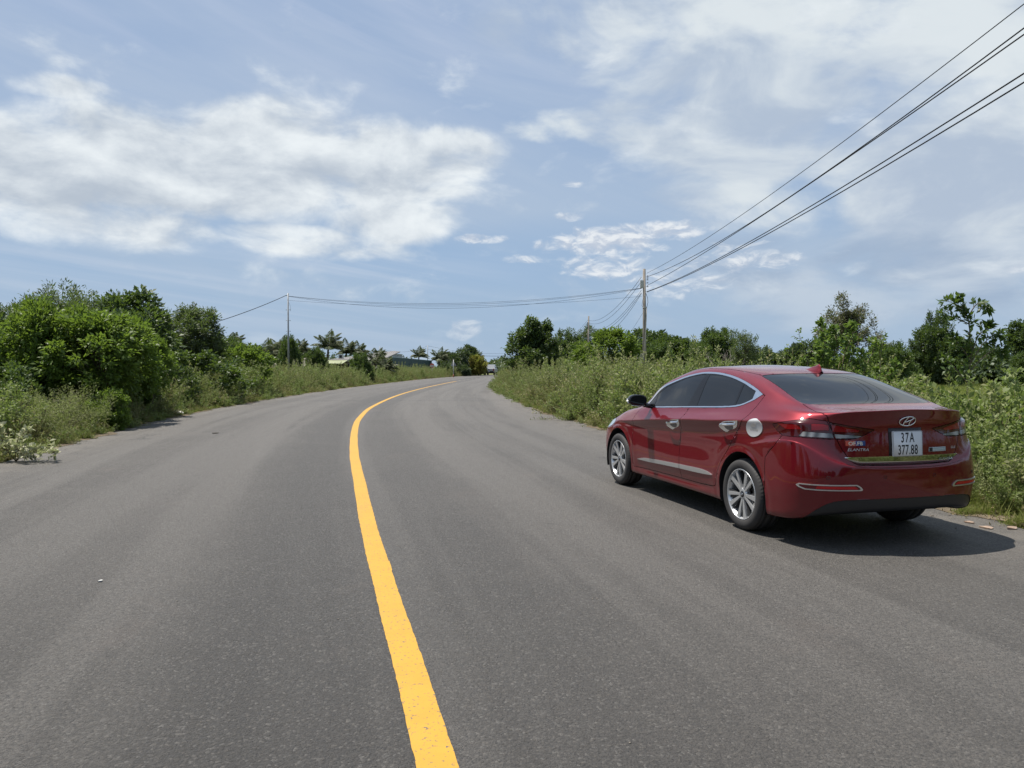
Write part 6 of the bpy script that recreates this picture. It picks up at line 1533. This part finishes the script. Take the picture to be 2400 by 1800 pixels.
def put_text(name, s, parent, mat, place, size, wscale, shear=0, thick=.0, bold=0., gap=1.):
    """lettering as a mesh: u to the right, v up, mapped on to a surface by place(u, v)"""
    cu = bpy.data.curves.new('tmp_text', 'FONT'); cu.body = s; cu.size = size; cu.shear = shear; cu.offset = bold; cu.space_character = gap; cu.resolution_u = 3
    o = bpy.data.objects.new('tmp_text', cu); bpy.context.scene.collection.objects.link(o)
    dg = bpy.context.evaluated_depsgraph_get(); me = o.evaluated_get(dg).to_mesh()
    bm = bmesh.new(); bm.from_mesh(me); o.evaluated_get(dg).to_mesh_clear()
    bpy.data.objects.remove(o); bpy.data.curves.remove(cu)
    xs = [v.co.x for v in bm.verts]; cx = (min(xs)+max(xs))/2
    sc = wscale
    bmesh.ops.triangulate(bm, faces=bm.faces)
    for v in bm.verts: v.co = place((v.co.x-cx)*sc, v.co.y)
    if thick:
        bmesh.ops.recalc_face_normals(bm, faces=bm.faces)
    return part(name, bm, mat, parent, smooth=False)

def tyre_mat():
    m, nt, b = pmat('tyre_rubber', (.022,.022,.024), rough=.72)
    tc = nt.nodes.new('ShaderNodeTexCoord'); sp = nt.nodes.new('ShaderNodeSeparateXYZ'); nt.links.new(tc.outputs['Object'], sp.inputs[0])
    at = nt.nodes.new('ShaderNodeMath'); at.operation = 'ARCTAN2'; nt.links.new(sp.outputs[0], at.inputs[0]); nt.links.new(sp.outputs[2], at.inputs[1])
    ml = nt.nodes.new('ShaderNodeMath'); ml.operation = 'MULTIPLY'; ml.inputs[1].default_value = 62; nt.links.new(at.outputs[0], ml.inputs[0])
    ad = nt.nodes.new('ShaderNodeMath'); ad.operation = 'MULTIPLY_ADD'; ad.inputs[1].default_value = 60; nt.links.new(sp.outputs[1], ad.inputs[0]); nt.links.new(ml.outputs[0], ad.inputs[2])
    sn = nt.nodes.new('ShaderNodeMath'); sn.operation = 'SINE'; nt.links.new(ad.outputs[0], sn.inputs[0])
    ln = nt.nodes.new('ShaderNodeVectorMath'); ln.operation = 'LENGTH'
    cz = nt.nodes.new('ShaderNodeCombineXYZ'); nt.links.new(sp.outputs[0], cz.inputs[0]); nt.links.new(sp.outputs[2], cz.inputs[2]); nt.links.new(cz.outputs[0], ln.inputs[0])
    mr = nt.nodes.new('ShaderNodeMapRange'); mr.inputs[1].default_value = .290; mr.inputs[2].default_value = .306; nt.links.new(ln.outputs['Value'], mr.inputs[0])
    mm = nt.nodes.new('ShaderNodeMath'); mm.operation = 'MULTIPLY'; nt.links.new(sn.outputs[0], mm.inputs[0]); nt.links.new(mr.outputs[0], mm.inputs[1])
    bp = nt.nodes.new('ShaderNodeBump'); bp.inputs['Strength'].default_value = .4; bp.inputs['Distance'].default_value = .0015
    nt.links.new(mm.outputs[0], bp.inputs['Height']); nt.links.new(bp.outputs[0], b.inputs['Normal'])
    nz = nt.nodes.new('ShaderNodeTexNoise'); nz.inputs['Scale'].default_value = 9; nt.links.new(tc.outputs['Object'], nz.inputs[0])
    mx = nt.nodes.new('ShaderNodeMix'); mx.data_type = 'RGBA'; mx.inputs[6].default_value = (.020,.020,.022,1); mx.inputs[7].default_value = (.045,.042,.040,1)
    nt.links.new(nz.outputs['Fac'], mx.inputs[0]); nt.links.new(mx.outputs[2], b.inputs['Base Color'])
    return m

def lathe_y(bm, prof, n=64, smooth=True):
    """profile of (r, y) spun round the y axis"""
    rings = [[bm.verts.new((r*math.sin(2*math.pi*i/n), y, r*math.cos(2*math.pi*i/n))) for i in range(n)] for r, y in prof]
    for a, b in zip(rings[:-1], rings[1:]):
        for i in range(n): j = (i+1) % n; bm.faces.new((a[i], a[j], b[j], b[i]))
    return rings

def make_wheel(parent, tyre_m, machined, grey_in, disc, glossb, chrome):
    """outer face at local y = 0, axle along y; outside is +y"""
    w = empty('wheel', (0,0,0), 0, parent)
    b = bmesh.new()
    lathe_y(b, [(.222,-.012),(.226,-.004),(.235,.001),(.262,.006),(.285,.002),(.300,-.008),(.310,-.024),(.3125,-.030),(.308,-.033),(.308,-.037),(.314,-.040),(.3165,-.070),(.309,-.073),(.309,-.081),(.3175,-.084),
                (.3175,-.140),(.309,-.143),(.309,-.151),(.3165,-.154),(.314,-.186),(.300,-.215),(.262,-.226),(.222,-.212)], 96)
    bmesh.ops.recalc_face_normals(b, faces=b.faces); part('tyre', b, tyre_m, w)
    b = bmesh.new()
    lathe_y(b, [(.2225,-.16),(.205,-.15),(.200,-.06),(.206,-.018),(.213,-.012),(.2155,-.006),(.2155,-.003),(.219,-.001),(.2235,-.003),(.2245,-.012)], 80)
    bmesh.ops.recalc_face_normals(b, faces=b.faces)
    ry = [f for f in b.faces if f.calc_center_median().y > -.02 and f.normal.y < 0]
    if len(ry) > 60: bmesh.ops.reverse_faces(b, faces=b.faces)
    part('rim', b, machined, w)
    sp = bmesh.new(); ins = bmesh.new()
    def arm(bm, a0, a1, r0, r1, w0, w1, y0, y1, dep, ch=.0):
        """arm from angle a0 at r0 to angle a1 at r1 (radians, 0 = up, clockwise seen from outside)"""
        A = Vector((-math.sin(a0)*r0, 0, math.cos(a0)*r0)); B = Vector((-math.sin(a1)*r1, 0, math.cos(a1)*r1))
        d = (B-A).normalized(); nn = Vector((-d.z, 0, d.x))
        q = []
        for P, w_, y in ((A, w0, y0), (B, w1, y1)):
            q.append([P+nn*w_/2+Vector((0,y,0)), P-nn*w_/2+Vector((0,y,0)), P-nn*(w_/2+ch)+Vector((0,y-dep,0)), P+nn*(w_/2+ch)+Vector((0,y-dep,0))])
        vs = [[bm.verts.new(p) for p in r] for r in q]
        for i in range(4): j = (i+1) % 4; bm.faces.new((vs[0][i], vs[0][j], vs[1][j], vs[1][i]))
        bm.faces.new(vs[0]); bm.faces.new(vs[1][::-1])
    for k in range(5):
        t = 2*math.pi*k/5 + math.pi
        # five split spokes: two machined blades diverging to the rim, grey flanks beside them
        arm(sp, t-.20, t-.24, .040, .214, .018, .044, -.019, -.007, .036, .002)
        arm(sp, t+.20, t+.24, .040, .214, .017, .034, -.019, -.007, .036, .002)
        arm(ins, t-.33, t-.42, .085, .211, .012, .030, -.036, -.014, .030, .004)
        arm(ins, t+.05, t+.10, .105, .211, .010, .030, -.040, -.020, .026, .002)
        arm(ins, t+.31, t+.37, .085, .211, .008, .020, -.034, -.014, .030, .002)
        arm(sp, t-.31, t-.46, .209, .209, .012, .012, -.009, -.009, .012, 0)
        arm(sp, t+.29, t+.38, .209, .209, .012, .012, -.009, -.009, .012, 0)
    lathe_y(sp, [(.000,-.016),(.030,-.016),(.044,-.018),(.058,-.030),(.060,-.060)], 30)
    for bmx in (sp, ins):
        bmesh.ops.remove_doubles(bmx, verts=bmx.verts, dist=1e-6); bmesh.ops.recalc_face_normals(bmx, faces=bmx.faces)
    part('spokes', sp, machined, w, smooth=False); part('spoke_inserts', ins, grey_in, w, smooth=False)
    b = bmesh.new(); lathe_y(b, [(.0,-.012),(.026,-.012),(.029,-.016)], 24); bmesh.ops.remove_doubles(b, verts=b.verts, dist=1e-6); bmesh.ops.recalc_face_normals(b, faces=b.faces)
    cap = part('hub_cap', b, glossb, w)
    b = bmesh.new(); q = [Vector((.017*math.sin(a), -.0105, .010*math.cos(a))) for a in np.linspace(0, 2*math.pi, 17)]; tube(b, q, .0015, 5)
    tube(b, [Vector((.007,-.0105,-.008)), Vector((.004,-.0105,.008))], .0016, 5); tube(b, [Vector((-.005,-.0105,-.008)), Vector((-.009,-.0105,.007))], .0016, 5); tube(b, [Vector((.006,-.0105,-.001)), Vector((-.007,-.0105,.002))], .0016, 5)
    part('cap_crest', b, chrome, w)
    b = bmesh.new(); lathe_y(b, [(.001,-.085),(.135,-.085),(.138,-.095)], 40); bmesh.ops.recalc_face_normals(b, faces=b.faces); part('brake_disc', b, disc, w)
    b = bmesh.new(); lathe_y(b, [(.001,-.105),(.202,-.105)], 40); bmesh.ops.recalc_face_normals(b, faces=b.faces); part('wheel_back', b, bpy.data.materials['dark_interior'], w)
    return w
build_red_car((2.869, 6.923, 0), math.pi/2+.26933)
